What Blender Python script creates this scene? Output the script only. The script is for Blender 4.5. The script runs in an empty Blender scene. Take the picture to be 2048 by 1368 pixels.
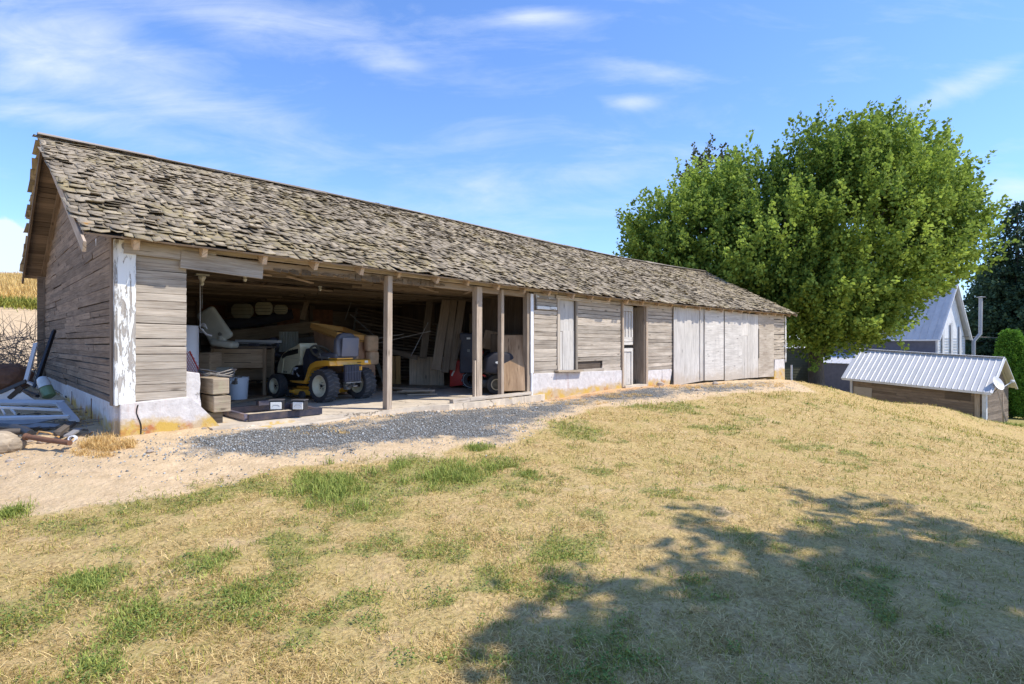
import bpy, bmesh, math, random
import numpy as np
from mathutils import Vector, Matrix
random.seed(7); RNG = np.random.default_rng(7)
S = bpy.context.scene
COL = S.collection
R = math.radians

# ------------------------------------------------------------------ camera
FPX = 1115.0                                  # focal length in photograph pixels (2048 wide)
CAM = np.array([-1.238, -7.626, 1.05])
YAW = math.atan2(1132.0, 1115.0)              # angle from the barn's long axis (+X) to the view
VIEW = np.array([math.cos(YAW), math.sin(YAW), 0.0])
RIGHT = np.array([math.sin(YAW), -math.cos(YAW), 0.0])
cam_d = bpy.data.cameras.new('camera'); cam = bpy.data.objects.new('camera', cam_d); COL.objects.link(cam)
cam_d.sensor_width = 36.0; cam_d.lens = 36.0 * FPX / 2048.0
cam_d.clip_start = 0.05; cam_d.clip_end = 3000.0
cam.location = CAM
cam.rotation_euler = (R(90), 0, YAW - R(90))
S.camera = cam

# ------------------------------------------------------------------ sun, sky, exposure
SUN = Vector((0.43, -0.61, 1.0)).normalized()
SUN_EL = math.asin(SUN.z); SUN_AZ = math.atan2(SUN.x, SUN.y)
ld = bpy.data.lights.new('sun', 'SUN'); ld.energy = 4.45; ld.angle = R(0.6); ld.color = (1.0, 0.93, 0.80)
lo = bpy.data.objects.new('sun', ld); COL.objects.link(lo)
lo.rotation_euler = (-SUN).to_track_quat('-Z', 'Y').to_euler()
S.view_settings.view_transform = 'Standard'; S.view_settings.look = 'None'
S.view_settings.gamma = 1.0; S.view_settings.exposure = 0.37; S.view_settings.use_curve_mapping = False

class NT:
    """terse node building"""
    def __init__(s, tree): s.t = tree; s.n = tree.nodes; s.l = tree.links
    def put(s, sock, v):
        if isinstance(v, bpy.types.NodeSocket): s.l.new(v, sock)
        elif v is not None:
            if isinstance(v, (tuple, list)) and len(v) == 3 and sock.type == 'RGBA': v = (*v, 1)
            sock.default_value = v
    def node(s, kind, _ins=None, **kw):
        n = s.n.new(kind)
        for k, v in kw.items(): setattr(n, k, v)
        for k, v in (_ins or {}).items(): s.put(n.inputs[k], v)
        return n
    def m(s, op, a, b=None, c=None, clamp=False):
        n = s.node('ShaderNodeMath', operation=op); n.use_clamp = clamp
        s.put(n.inputs[0], a)
        if b is not None: s.put(n.inputs[1], b)
        if c is not None: s.put(n.inputs[2], c)
        return n.outputs[0]
    def vm(s, op, a, b=None, out=0):
        n = s.node('ShaderNodeVectorMath', operation=op); s.put(n.inputs[0], a)
        if b is not None:
            s.put(n.inputs['Scale'] if op == 'SCALE' else n.inputs[1], b)
        return n.outputs[out]
    def noise(s, vec, scale, detail=4, rough=0.55, dist=0.0, out='Fac'):
        n = s.node('ShaderNodeTexNoise', {'Scale': scale, 'Detail': detail, 'Roughness': rough, 'Distortion': dist})
        if vec is not None: s.put(n.inputs['Vector'], vec)
        return n.outputs[out]
    def ramp(s, fac, stops, interp='LINEAR'):
        n = s.node('ShaderNodeValToRGB'); cr = n.color_ramp; cr.interpolation = interp
        while len(cr.elements) < len(stops): cr.elements.new(0.5)
        for e, (p, c) in zip(cr.elements, stops):
            e.position = p; e.color = (c, c, c, 1) if isinstance(c, (int, float)) else (*c, 1)
        s.put(n.inputs[0], fac); return n.outputs[0]
    def mix(s, fac, a, b, mode='MIX'):
        n = s.node('ShaderNodeMix', data_type='RGBA', blend_type=mode); n.clamp_factor = True
        s.put(n.inputs[0], fac); s.put(n.inputs[6], a); s.put(n.inputs[7], b); return n.outputs[2]
    def mapr(s, v, a, b, c=0.0, d=1.0):
        n = s.node('ShaderNodeMapRange', {'Value': v, 'From Min': a, 'From Max': b, 'To Min': c, 'To Max': d})
        return n.outputs[0]
    def comb(s, x, y, z=0.0):
        n = s.node('ShaderNodeCombineXYZ'); s.put(n.inputs[0], x); s.put(n.inputs[1], y); s.put(n.inputs[2], z); return n.outputs[0]

W = bpy.data.worlds.new('World'); S.world = W; W.use_nodes = True
w = NT(W.node_tree); w.n.clear()
sky = w.node('ShaderNodeTexSky', sky_type='NISHITA'); sky.sun_disc = False
sky.sun_elevation = SUN_EL; sky.sun_rotation = SUN_AZ
sky.altitude = 400; sky.air_density = 1.0; sky.dust_density = 0.35; sky.ozone_density = 3.2
geo = w.node('ShaderNodeTexCoord').outputs['Generated']
df = w.vm('DOT_PRODUCT', geo, tuple(VIEW), out=1); dr = w.vm('DOT_PRODUCT', geo, tuple(RIGHT), out=1)
du = w.vm('DOT_PRODUCT', geo, (0, 0, 1), out=1)
dfc = w.m('MAXIMUM', df, 0.05)
tx = w.m('DIVIDE', dr, dfc); ty = w.m('DIVIDE', du, dfc)      # gnomonic sky coordinates about one compass direction
tv = w.comb(tx, ty, 0.0)
def blob(cx, cy, rx, ry, ang=0.0, k=1.0):
    c, s_ = math.cos(ang), math.sin(ang)
    X = w.m('SUBTRACT', tx, cx); Y = w.m('SUBTRACT', ty, cy)
    a = w.m('DIVIDE', w.m('ADD', w.m('MULTIPLY', X, c), w.m('MULTIPLY', Y, s_)), rx)
    b = w.m('DIVIDE', w.m('ADD', w.m('MULTIPLY', X, -s_), w.m('MULTIPLY', Y, c)), ry)
    q = w.m('ADD', w.m('MULTIPLY', a, a), w.m('MULTIPLY', b, b))
    return w.m('MULTIPLY', w.m('EXPONENT', w.m('MULTIPLY', q, -1.0)), k)
def pxs(x, y): return ((x - 1024) / FPX, (684 - y) / FPX)
cl = None
for (x, y, rx, ry, an, k) in [(120, 110, 300, 95, -16, .95), (300, 190, 300, 42, -12, .75), (130, 235, 200, 38, -6, .8),
                              (560, 60, 330, 62, -14, .62), (740, 110, 130, 34, -12, .8), (1075, 32, 85, 20, 0, 1.0),
                              (1320, 145, 110, 26, -6, .85), (1265, 205, 60, 18, 4, .85), (1130, 365, 330, 45, 9, .55),
                              (880, 420, 500, 60, 4, .35), (1930, 170, 190, 26, 24, .7), (2030, 375, 70, 30, 0, .8),
                              (700, 300, 500, 70, 0, .22), (20, 470, 110, 30, 0, .6), (380, 290, 160, 24, -4, .45)]:
    cx, cy = pxs(x, y); b = blob(cx, cy, rx / FPX, ry / FPX, R(an), k)
    cl = b if cl is None else w.m('MAXIMUM', cl, b)
rot = w.node('ShaderNodeMapping', {'Vector': tv, 'Rotation': (0, 0, R(10)), 'Scale': (1.0, 4.2, 1.0)})
n1 = w.noise(rot.outputs[0], 2.6, 9, 0.62, 0.7)
rot2 = w.node('ShaderNodeMapping', {'Vector': tv, 'Rotation': (0, 0, R(-24)), 'Scale': (1.0, 3.0, 1.0)})
n2 = w.noise(rot2.outputs[0], 5.0, 8, 0.6, 0.5)
streak = w.m('ADD', w.m('MULTIPLY', n1, 0.65), w.m('MULTIPLY', n2, 0.35))
cirrus = w.mapr(w.m('ADD', streak, w.m('MULTIPLY', cl, 0.36)), 0.52, 1.02, 0.0, 1.0)
cirrus = w.m('POWER', cirrus, 1.25)
cirrus = w.m('MULTIPLY', cirrus, 0.95, clamp=True)
# a small heaped cloud low over the field
pb = None
for (x, y, r_) in [(15, 470, 32), (48, 478, 24), (30, 505, 40), (-20, 480, 44), (8, 455, 20), (70, 520, 30), (0, 530, 60)]:
    cx, cy = pxs(x, y); b = blob(cx, cy, r_ / FPX, r_ * .8 / FPX)
    pb = b if pb is None else w.m('ADD', pb, b)
n3 = w.noise(tv, 30.0, 7, 0.6, 0.2)
puff = w.mapr(w.m('ADD', pb, w.m('MULTIPLY', w.m('SUBTRACT', n3, 0.5), 1.5)), 0.45, 0.95, 0.0, 0.8)
cover = w.m('MAXIMUM', cirrus, puff)
# the haze veil that whitens the sky towards the horizon
veil = w.m('MULTIPLY', w.m('EXPONENT', w.m('MULTIPLY', w.m('MAXIMUM', du, 0.0), -5.0)), 0.34)
skc = w.mix(1.0, sky.outputs[0], (1.06, 1.36, 1.80), 'MULTIPLY')
c1 = w.mix(veil, skc, (4.6, 5.5, 6.8))
c2 = w.mix(cover, c1, (6.0, 6.5, 7.3))
bg = w.node('ShaderNodeBackground', {'Color': c2, 'Strength': 0.125})
w.l.new(bg.outputs[0], w.node('ShaderNodeOutputWorld').inputs[0])

# ------------------------------------------------------------------ measuring helpers (photograph pixel -> place)
def at(px, py, d):
    """point seen at pixel (px,py) of the 2048-wide photograph, d metres away along the view axis"""
    return CAM + RIGHT * ((px - 1024) / FPX * d) + VIEW * d + np.array([0, 0, (684 - py) / FPX * d])
def on_z(px, py, z=0.0):
    d = (CAM[2] - z) * FPX / (py - 684.0); return at(px, py, d)
def ud(u, d):
    p = CAM + RIGHT * u + VIEW * d; return p[0], p[1]

# ------------------------------------------------------------------ noise in numpy
def _h(ix, iy, seed):
    n = (ix.astype(np.int64) * 374761393 + iy.astype(np.int64) * 668265263 + seed * 1442695041) & 0x7fffffff
    n = (n ^ (n >> 13)) * 1274126177 & 0x7fffffff
    return ((n ^ (n >> 16)) & 0xffff) / 65535.0
def vnoise(x, y, seed=0):
    x = np.asarray(x, float); y = np.asarray(y, float)
    ix = np.floor(x); iy = np.floor(y); fx = x - ix; fy = y - iy
    fx = fx * fx * (3 - 2 * fx); fy = fy * fy * (3 - 2 * fy)
    a = _h(ix, iy, seed); b = _h(ix + 1, iy, seed); c = _h(ix, iy + 1, seed); d = _h(ix + 1, iy + 1, seed)
    return (a * (1 - fx) + b * fx) * (1 - fy) + (c * (1 - fx) + d * fx) * fy
def fbm(x, y, seed=0, o=4):
    s = 0; a = .5; t = 0
    for i in range(o):
        s = s + a * vnoise(np.asarray(x) * 2 ** i + 17.3 * i, np.asarray(y) * 2 ** i - 9.1 * i, seed + i); t += a; a *= .5
    return s / t

# ------------------------------------------------------------------ terrain height
_cp = []
def cp(x, y, z): _cp.append((x, y, z))
for x, y, z in [(-.3, -.45, -.06), (1.3, -.45, -.05), (3.5, -.6, -.07), (6.6, -.5, -.12), (10, -.45, -.04), (12.5, -.5, -.10), (16, -.5, -.18), (20.4, -.6, -.40),
                (8.3, -.5, -.09), (18, -.5, -.27), (22, 0, -.62), (24, 4, -1.3), (25, -4, -1.4),
                (3, 4, -.2), (8, 4, -.25), (14, 4, -.35), (20, 5, -.7), (-.4, 3.5, .08), (-.4, 7.4, .24), (-.5, 1.2, 0.0), (4, 8.5, .3), (12, 9, -.3), (20, 9, -1.0)]:
    cp(x, y, z)
for u, d, z in [(0, 0, -.45), (0, 3, -.42), (-2, 4, -.34), (2, 4.5, -.43), (-4, 3, -.36), (4, 3, -.56), (0, 6, -.30), (3, 7.5, -.40), (-3, 6, -.16), (5.5, 6, -.62), (0, -6, -.6), (8, -1, -1.0), (-8, 0, -.3), (-8, -8, -.3), (12, -6, -1.6),
                (7.1, 8.2, -.72), (4.5, 9.5, -.36), (8.0, 12, -.50), (10.3, 18, -.62), (12.7, 15, -1.5), (11.5, 12.3, -1.35), (16.5, 19.5, -2.0), (14.2, 26, -2.0), (14.8, 22, -1.35), (22.4, 26, -2.80), (21.2, 37.5, -3.1), (28, 27, -3.0), (22, 22.5, -2.55), (19, 26, -2.65), (20, 32, -2.9),
                (-6.8, 7.2, -.05), (-5, 5.7, -.10), (-9, 10, .15), (-12.1, 14, .55), (-21, 23.7, 2.35), (-19, 19, 1.35), (-40.5, 45, 6.05), (-36, 34, 4.4), (-30, 20, 2.2), (-25, 45, 5.6), (-10, 45, 3.6), (-10, 25, 1.0), (0, 40, 0.5), (10, 45, -2.0), (-48, 70, 5.5), (-60, 30, 3.2),
                (30, 50, -4.0), (30, 10, -3.0), (40, -10, -4.5), (0, 90, -3.0), (70, 90, -6), (90, 0, -6), (0, -40, -1.5), (-60, -20, 1.0), (60, -60, -5), (-100, 100, 3.0), (-100, -40, 1.0)]:
    x, y = ud(u, d); cp(x, y, z)
_cp = np.array(_cp); _C = 1.2
_A = np.sqrt(((_cp[:, None, :2] - _cp[None, :, :2]) ** 2).sum(-1) + _C * _C)
_N = len(_cp); _B = np.zeros((_N + 1, _N + 1)); _B[:_N, :_N] = _A; _B[_N, :_N] = 1; _B[:_N, _N] = 1
_w = np.linalg.solve(_B, np.append(_cp[:, 2], 0.0))
def H(x, y):
    x = np.asarray(x, float); y = np.asarray(y, float); sh = x.shape
    xf = x.ravel(); yf = y.ravel(); out = np.empty(xf.size)
    for i in range(0, xf.size, 20000):
        a = xf[i:i + 20000, None] - _cp[None, :, 0]; b = yf[i:i + 20000, None] - _cp[None, :, 1]
        out[i:i + 20000] = np.sqrt(a * a + b * b + _C * _C) @ _w[:_N] + _w[_N]
    out = np.clip(out, -7, 7)
    out += (fbm(xf * .9, yf * .9, 3) - .5) * .07 * np.clip(np.hypot(xf - 10, yf - 3.6) / 15, .5, 1)
    return out.reshape(sh)
_ds = np.exp(np.linspace(math.log(1.2), math.log(70), 700))
def ground(px, py):
    """where the sight line of a pixel meets the ground"""
    u = (px - 1024) / FPX; t = (684 - py) / FPX
    X = CAM[0] + RIGHT[0] * u * _ds + VIEW[0] * _ds; Y = CAM[1] + RIGHT[1] * u * _ds + VIEW[1] * _ds
    Z = CAM[2] + t * _ds; g = H(X, Y); k = np.argmax(Z < g)
    if not (Z < g).any(): k = len(_ds) - 1
    return float(X[k]), float(Y[k]), float(_ds[k])
def hz(x, y): return float(H(np.array([x]), np.array([y]))[0])

# ------------------------------------------------------------------ mesh builder
class MB:
    def __init__(s): s.V = []; s.F = []; s.U = []; s.T = []; s.M = []
    def face(s, idx, uv, tint, m): s.F.append(idx); s.U.extend(uv); s.T.extend([tint] * len(idx)); s.M.append(m)
    def poly(s, pts, tint=1.0, m=0, grain=None):
        b = len(s.V); s.V.extend([tuple(p) for p in pts]); ro = random.random() * 50
        P = [Vector(p) for p in pts]; nrm = (P[1] - P[0]).cross(P[2] - P[0])
        g = Vector(grain).normalized() if grain is not None else (P[1] - P[0]).normalized()
        c = nrm.cross(g); c = c.normalized() if c.length > 1e-9 else Vector((0, 0, 1))
        s.face(list(range(b, b + len(pts))), [(p.dot(g) + ro, p.dot(c) + ro) for p in P], tint, m)
    def box(s, c, size, rot=None, tint=1.0, m=0, ax=None, jit=0.0):
        """box by centre and size; grain runs along its longest side"""
        c = Vector(c); h = Vector(size) / 2; M3 = rot if rot is not None else Matrix.Identity(3)
        if ax is None: ax = max(range(3), key=lambda i: size[i])
        ro = random.random() * 50; rv = random.random() * 50; b = len(s.V); loc = []
        for i in range(8):
            l = Vector((h.x * (1 if i & 1 else -1), h.y * (1 if i & 2 else -1), h.z * (1 if i & 4 else -1)))
            if jit: l += Vector((random.uniform(-jit, jit), random.uniform(-jit, jit), random.uniform(-jit, jit)))
            loc.append(l); s.V.append(tuple(c + M3 @ l))
        o = [a for a in range(3) if a != ax]
        for f in ((0, 2, 3, 1), (4, 5, 7, 6), (0, 1, 5, 4), (2, 6, 7, 3), (0, 4, 6, 2), (1, 3, 7, 5)):
            uv = []
            for i in f:
                l = loc[i]; uv.append((l[ax] + ro, l[o[0]] + l[o[1]] + rv))
            s.face([b + i for i in f], uv, tint, m)
        return s
    def bar(s, a, b_, wd, th, tint=1.0, m=0, up=(0, 0, 1), jit=0.0):
        """board or bar from a to b"""
        a = Vector(a); b_ = Vector(b_); x = (b_ - a); L = x.length; x.normalize()
        z = Vector(up); y = z.cross(x)
        if y.length < 1e-4: y = Vector((0, 1, 0)).cross(x)
        y.normalize(); z = x.cross(y)
        return s.box((a + b_) / 2, (L, wd, th), Matrix((x, y, z)).transposed(), tint, m, 0, jit)
    def tube(s, pts, r, n=8, tint=1.0, m=0, cap=True):
        pts = [Vector(p) for p in pts]; rs = r if isinstance(r, (list, tuple)) else [r] * len(pts)
        b = len(s.V); L = 0; up = Vector((0.13, 0.31, 0.94)); ro = random.random() * 30; ls = []
        for i, p in enumerate(pts):
            t = (pts[min(i + 1, len(pts) - 1)] - pts[max(i - 1, 0)]).normalized()
            x = up.cross(t)
            if x.length < 1e-3: x = Vector((1, 0, 0)).cross(t)
            x.normalize(); y = t.cross(x); up = y.cross(x) * -1 if False else up
            if i: L += (p - pts[i - 1]).length
            ls.append(L)
            for k in range(n):
                a = 2 * math.pi * k / n; s.V.append(tuple(p + (x * math.cos(a) + y * math.sin(a)) * rs[i]))
        for i in range(len(pts) - 1):
            for k in range(n):
                k2 = (k + 1) % n; q = [b + i * n + k, b + i * n + k2, b + (i + 1) * n + k2, b + (i + 1) * n + k]
                w0 = 2 * math.pi * rs[i] / n
                s.face(q, [(ls[i] + ro, k * w0), (ls[i] + ro, (k + 1) * w0), (ls[i + 1] + ro, (k + 1) * w0), (ls[i + 1] + ro, k * w0)], tint, m)
        if cap:
            s.face([b + k for k in range(n)][::-1], [(0, 0)] * n, tint, m)
            e = b + (len(pts) - 1) * n; s.face([e + k for k in range(n)], [(0, 0)] * n, tint, m)
        return s
    def lathe(s, prof, origin, axis=(0, 0, 1), n=24, tint=1.0, m=0):
        """prof: (radius, distance along axis)"""
        z = Vector(axis).normalized(); x = Vector((1, 0, 0)) if abs(z.x) < .8 else Vector((0, 1, 0))
        y = z.cross(x).normalized(); x = y.cross(z); o = Vector(origin); b = len(s.V)
        for (r, h) in prof:
            for k in range(n):
                a = 2 * math.pi * k / n; s.V.append(tuple(o + z * h + (x * math.cos(a) + y * math.sin(a)) * max(r, 1e-4)))
        for i in range(len(prof) - 1):
            for k in range(n):
                k2 = (k + 1) % n
                s.face([b + i * n + k, b + i * n + k2, b + (i + 1) * n + k2, b + (i + 1) * n + k],
                       [(k / n, i / 9), ((k + 1) / n, i / 9), ((k + 1) / n, (i + 1) / 9), (k / n, (i + 1) / 9)], tint, m)
        return s
    def prism(s, pts, d0, d1, frame, tint=1.0, m=0, bev=0.0, seg=2):
        """polygon in the plane of frame (origin, ex, ey) extruded along ez from d0 to d1, edges bevelled"""
        o, ex, ey = [Vector(v) for v in frame]; ez = ex.cross(ey).normalized()
        bm = bmesh.new(); n = len(pts)
        A = [bm.verts.new(o + ex * p[0] + ey * p[1] + ez * d0) for p in pts]
        B = [bm.verts.new(o + ex * p[0] + ey * p[1] + ez * d1) for p in pts]
        bm.faces.new(A[::-1]); bm.faces.new(B)
        for i in range(n): bm.faces.new((A[i], A[(i + 1) % n], B[(i + 1) % n], B[i]))
        if bev: bmesh.ops.bevel(bm, geom=list(bm.edges), offset=bev, segments=seg, profile=.5, affect='EDGES')
        return s.frombm(bm, tint, m)
    def rbox(s, c, size, rot=None, bev=0.02, seg=2, tint=1.0, m=0, taper=None):
        bm = bmesh.new(); M3 = (rot if rot is not None else Matrix.Identity(3)).to_4x4(); M3.translation = Vector(c)
        bmesh.ops.create_cube(bm, size=1.0)
        for v in bm.verts:
            k = taper if (taper and v.co.z > 0) else 1.0
            v.co = Vector((v.co.x * size[0] * k, v.co.y * size[1] * k, v.co.z * size[2]))
        bmesh.ops.bevel(bm, geom=list(bm.edges), offset=bev, segments=seg, profile=.5, affect='EDGES')
        bm.transform(M3); return s.frombm(bm, tint, m)
    def ico(s, c, rad, sub=1, jit=0.2, scale=(1, 1, 1), tint=1.0, m=0):
        bm = bmesh.new(); bmesh.ops.create_icosphere(bm, subdivisions=sub, radius=rad)
        for v in bm.verts:
            v.co = Vector((v.co.x * scale[0], v.co.y * scale[1], v.co.z * scale[2])) * (1 + random.uniform(-jit, jit)) + Vector(c)
        return s.frombm(bm, tint, m)
    def frombm(s, bm, tint=1.0, m=0):
        b = len(s.V); bm.verts.index_update()
        for v in bm.verts: s.V.append(tuple(v.co))
        for f in bm.faces:
            nm = f.normal; f.normal_update(); nm = f.normal
            a = 0 if abs(nm.x) < .7 else 1; q = 2 if abs(nm.z) < .7 else (1 - a)
            s.face([b + v.index for v in f.verts], [(v.co[a], v.co[q]) for v in f.verts], tint, m)
        bm.free(); return s
    def build(s, name, mats, parent=None, smooth=False, props=None):
        me = bpy.data.meshes.new(name); me.from_pydata(s.V, [], s.F)
        uv = me.uv_layers.new(name='UVMap'); uv.data.foreach_set('uv', np.array(s.U, np.float32).ravel())
        at_ = me.attributes.new('tint', 'FLOAT', 'CORNER'); at_.data.foreach_set('value', np.array(s.T, np.float32))
        if not isinstance(mats, (list, tuple)): mats = [mats]
        for mm in mats: me.materials.append(mm)
        me.polygons.foreach_set('material_index', np.array(s.M, np.int32))
        if smooth: me.polygons.foreach_set('use_smooth', np.ones(len(s.F), bool))
        me.update(); me.validate()
        o = bpy.data.objects.new(name, me); COL.objects.link(o)
        if smooth == 'auto': me.set_sharp_from_angle(angle=R(38))
        if parent is not None: o.parent = parent
        for k, v in (props or {}).items(): o[k] = v
        return o
def fastmesh(name, V, F, mat, tint=None, smooth=False, normals=None):
    """V (n,3), F (m,k) arrays -> object; tint one value per face"""
    V = np.asarray(V, np.float32); F = np.asarray(F, np.int32); k = F.shape[1]
    me = bpy.data.meshes.new(name); me.vertices.add(len(V)); me.vertices.foreach_set('co', V.ravel())
    me.loops.add(F.size); me.loops.foreach_set('vertex_index', F.ravel())
    me.polygons.add(len(F)); me.polygons.foreach_set('loop_start', np.arange(0, F.size, k, dtype=np.int32))
    if smooth: me.polygons.foreach_set('use_smooth', np.ones(len(F), bool))
    if tint is not None:
        a = me.attributes.new('tint', 'FLOAT', 'FACE'); a.data.foreach_set('value', np.asarray(tint, np.float32))
    me.materials.append(mat); me.update(calc_edges=True)
    o = bpy.data.objects.new(name, me); COL.objects.link(o); return o

def empty(name, loc=(0, 0, 0), rz=0.0):
    o = bpy.data.objects.new(name, None); COL.objects.link(o); o.location = loc; o.rotation_euler = (0, 0, rz)
    o.empty_display_size = .2; return o
def tag(o, label, cat, group=None, kind=None):
    o['label'] = label; o['category'] = cat
    if group: o['group'] = group
    if kind: o['kind'] = kind
    return o
def structure(o): o['kind'] = 'structure'; return o
def rotz(a): return Matrix.Rotation(a, 3, 'Z')
def rotx(a): return Matrix.Rotation(a, 3, 'X')
def roty(a): return Matrix.Rotation(a, 3, 'Y')

# ------------------------------------------------------------------ materials
MAT = {}
def newmat(name):
    m = bpy.data.materials.new(name); m.use_nodes = True; t = NT(m.node_tree); t.n.clear()
    out = t.node('ShaderNodeOutputMaterial'); bs = t.node('ShaderNodeBsdfPrincipled'); t.l.new(bs.outputs[0], out.inputs[0])
    MAT[name] = m; return m, t, bs
def bump(t, bs, h, strength=.4, dist=.01):
    b = t.node('ShaderNodeBump', {'Strength': strength, 'Distance': dist, 'Height': h}); t.l.new(b.outputs[0], bs.inputs['Normal'])
def tintnode(t): return t.node('ShaderNodeAttribute', attribute_name='tint').outputs['Fac']
def uvn(t): return t.node('ShaderNodeUVMap', uv_map='UVMap').outputs[0]
def objc(t): return t.node('ShaderNodeTexCoord').outputs['Object']

def wood(name, light, dark, rough=.9, grain=1.0, knots=True, lichen=None, paint=None, bmp=.5, streak=.7):
    m, t, bs = newmat(name); uv = uvn(t)
    g1 = t.noise(t.vm('MULTIPLY', uv, (1.6, 38 * grain, 1)), 1.0, 6, .65, .25)
    g2 = t.noise(t.vm('MULTIPLY', uv, (5.0, 150 * grain, 1)), 1.0, 4, .6, .1)
    g3 = t.noise(t.vm('MULTIPLY', uv, (.9, 2.2, 1)), 1.3, 4, .6, .3)
    f = t.m('ADD', t.m('MULTIPLY', g1, .55), t.m('ADD', t.m('MULTIPLY', g2, .25), t.m('MULTIPLY', g3, .35)))
    c = t.mix(t.mapr(f, .40, .74), dark, light)
    cracks = t.mapr(t.noise(t.vm('MULTIPLY', uv, (2.2, 60 * grain, 1)), 1.0, 3, .5, .4), .30, .36)
    c = t.mix(t.m('MULTIPLY', t.m('SUBTRACT', 1.0, cracks), streak), c, tuple(v * .35 for v in dark))
    if knots:
        vo = t.node('ShaderNodeTexVoronoi', {'Vector': t.vm('MULTIPLY', uv, (1.7, 6.0, 1)), 'Scale': 1.0, 'Randomness': 1.0})
        k = t.mapr(vo.outputs['Distance'], .05, .13); c = t.mix(t.m('MULTIPLY', t.m('SUBTRACT', 1.0, k), .75), c, tuple(v * .4 for v in dark))
    if name == 'plywood_grey':
        zz = t.node('ShaderNodeSeparateXYZ', {0: objc(t)}).outputs[2]; nz = t.noise(objc(t), 2.6, 7, .75)
        sp = t.mapr(t.m('ADD', zz, t.m('MULTIPLY', t.m('SUBTRACT', nz, .5), 1.1)), .28, -.02); c = t.mix(t.m('MULTIPLY', sp, .6), c, (.40, .33, .25))
        st = t.mapr(t.noise(t.vm('MULTIPLY', objc(t), (5, 5, .7)), 1.0, 6, .75), .54, .68); c = t.mix(t.m('MULTIPLY', st, .45), c, (.36, .33, .31))
    if lichen:
        ln = t.mapr(t.noise(objc(t), 3.0, 6, .7), .56, .66); c = t.mix(t.m('MULTIPLY', ln, .8), c, lichen)
    h = f
    if paint:
        col, amount = paint
        p1 = t.noise(t.vm('MULTIPLY', uv, (3.0, 17.0, 1)), 1.0, 8, .74, .6)
        p2 = t.noise(t.vm('MULTIPLY', uv, (1.0, 1.5, 1)), 1.5, 3, .5)
        pm = t.mapr(t.m('ADD', t.m('MULTIPLY', p1, .8), t.m('MULTIPLY', p2, .35)), .62 - amount * .2, .635 - amount * .2)
        c = t.mix(pm, c, col); h = t.m('ADD', t.m('MULTIPLY', f, .5), t.m('MULTIPLY', pm, .5))
    tn = tintnode(t); c = t.mix(1.0, c, t.comb(tn, tn, tn), 'MULTIPLY')
    t.put(bs.inputs['Base Color'], c); bs.inputs['Roughness'].default_value = rough; bs.inputs['Specular IOR Level'].default_value = .25
    bump(t, bs, h, bmp, .012); return m
def plain(name, col, rough=.6, metal=0.0, dirt=None, dscale=4.0, damt=.5, bmp=0.0, spec=.5, coat=0.0):
    m, t, bs = newmat(name); o = objc(t); n = t.noise(o, dscale, 6, .65)
    c = col
    if dirt is None: dirt = tuple(v * .55 for v in col)
    c = t.mix(t.m('MULTIPLY', t.mapr(n, .42, .72), damt), col, dirt)
    tn = tintnode(t); c = t.mix(1.0, c, t.comb(tn, tn, tn), 'MULTIPLY')
    t.put(bs.inputs['Base Color'], c); bs.inputs['Metallic'].default_value = metal; bs.inputs['Specular IOR Level'].default_value = spec
    t.put(bs.inputs['Roughness'], t.mapr(n, .3, .7, max(.05, rough - .12), min(1, rough + .15)))
    if coat: bs.inputs['Coat Weight'].default_value = coat
    if bmp: bump(t, bs, t.noise(o, dscale * 8, 4, .6), bmp, .01)
    return m
wood('siding_wood', (.70, .615, .51), (.26, .205, .155), bmp=.7)
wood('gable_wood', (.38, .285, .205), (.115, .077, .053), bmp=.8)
wood('post_wood', (.64, .52, .40), (.27, .20, .145), bmp=.6)
wood('rafter_wood', (.58, .45, .33), (.27, .195, .135))
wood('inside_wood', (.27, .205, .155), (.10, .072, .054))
wood('roof_board', (.36, .27, .20), (.14, .10, .07))
wood('plywood_grey', (.70, .66, .61), (.38, .35, .32), grain=.6, knots=True, bmp=.3, streak=.5)
wood('plywood_brown', (.52, .37, .24), (.22, .14, .085), grain=.35, knots=True, bmp=.3, streak=.5)
wood('peeling_white', (.50, .46, .42), (.25, .22, .19), paint=((.82, .82, .80), .34), bmp=.8)
wood('trim_white', (.40, .36, .32), (.2, .17, .14), paint=((.78, .77, .74), .35), bmp=.7)
wood('timber_end', (.50, .41, .30), (.20, .15, .105), grain=.8, lichen=(.34, .31, .2))
wood('plywood_warm', (.54, .37, .23), (.24, .145, .08), grain=.3, knots=True, bmp=.3, streak=.7)
wood('orange_wood', (.80, .47, .17), (.58, .30, .09), knots=False, bmp=.1, streak=.1, rough=.5)
wood('bark', (.17, .14, .115), (.06, .048, .038), grain=.3, bmp=1.0)
wood('shed_wood', (.34, .27, .21), (.14, .105, .08))
# shingles: each has its own tone; lichen in yellow-olive patches
m, t, bs = newmat('shingle'); uv = uvn(t); tn = tintnode(t); o = objc(t)
g = t.noise(t.vm('MULTIPLY', uv, (9.0, 120.0, 1)), 1.0, 4, .6)
hue = t.noise(o, 1.1, 5, .7); fine = t.noise(o, 14.0, 5, .7)
c = t.mix(t.mapr(tn, .55, 1.25), (.21, .175, .13), (.62, .53, .405))
c = t.mix(t.m('MULTIPLY', t.mapr(g, .35, .7), .5), t.mix(1.0, c, (.5, .48, .46), 'MULTIPLY'), c)
li = t.mapr(t.m('ADD', t.m('MULTIPLY', hue, .5), t.m('MULTIPLY', fine, .5)), .50, .60)
c = t.mix(t.m('MULTIPLY', li, .42), c, (.36, .285, .105))
li2 = t.mapr(t.noise(o, 5.0, 5, .75), .64, .70); c = t.mix(t.m('MULTIPLY', li2, .7), c, (.44, .23, .05))
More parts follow.
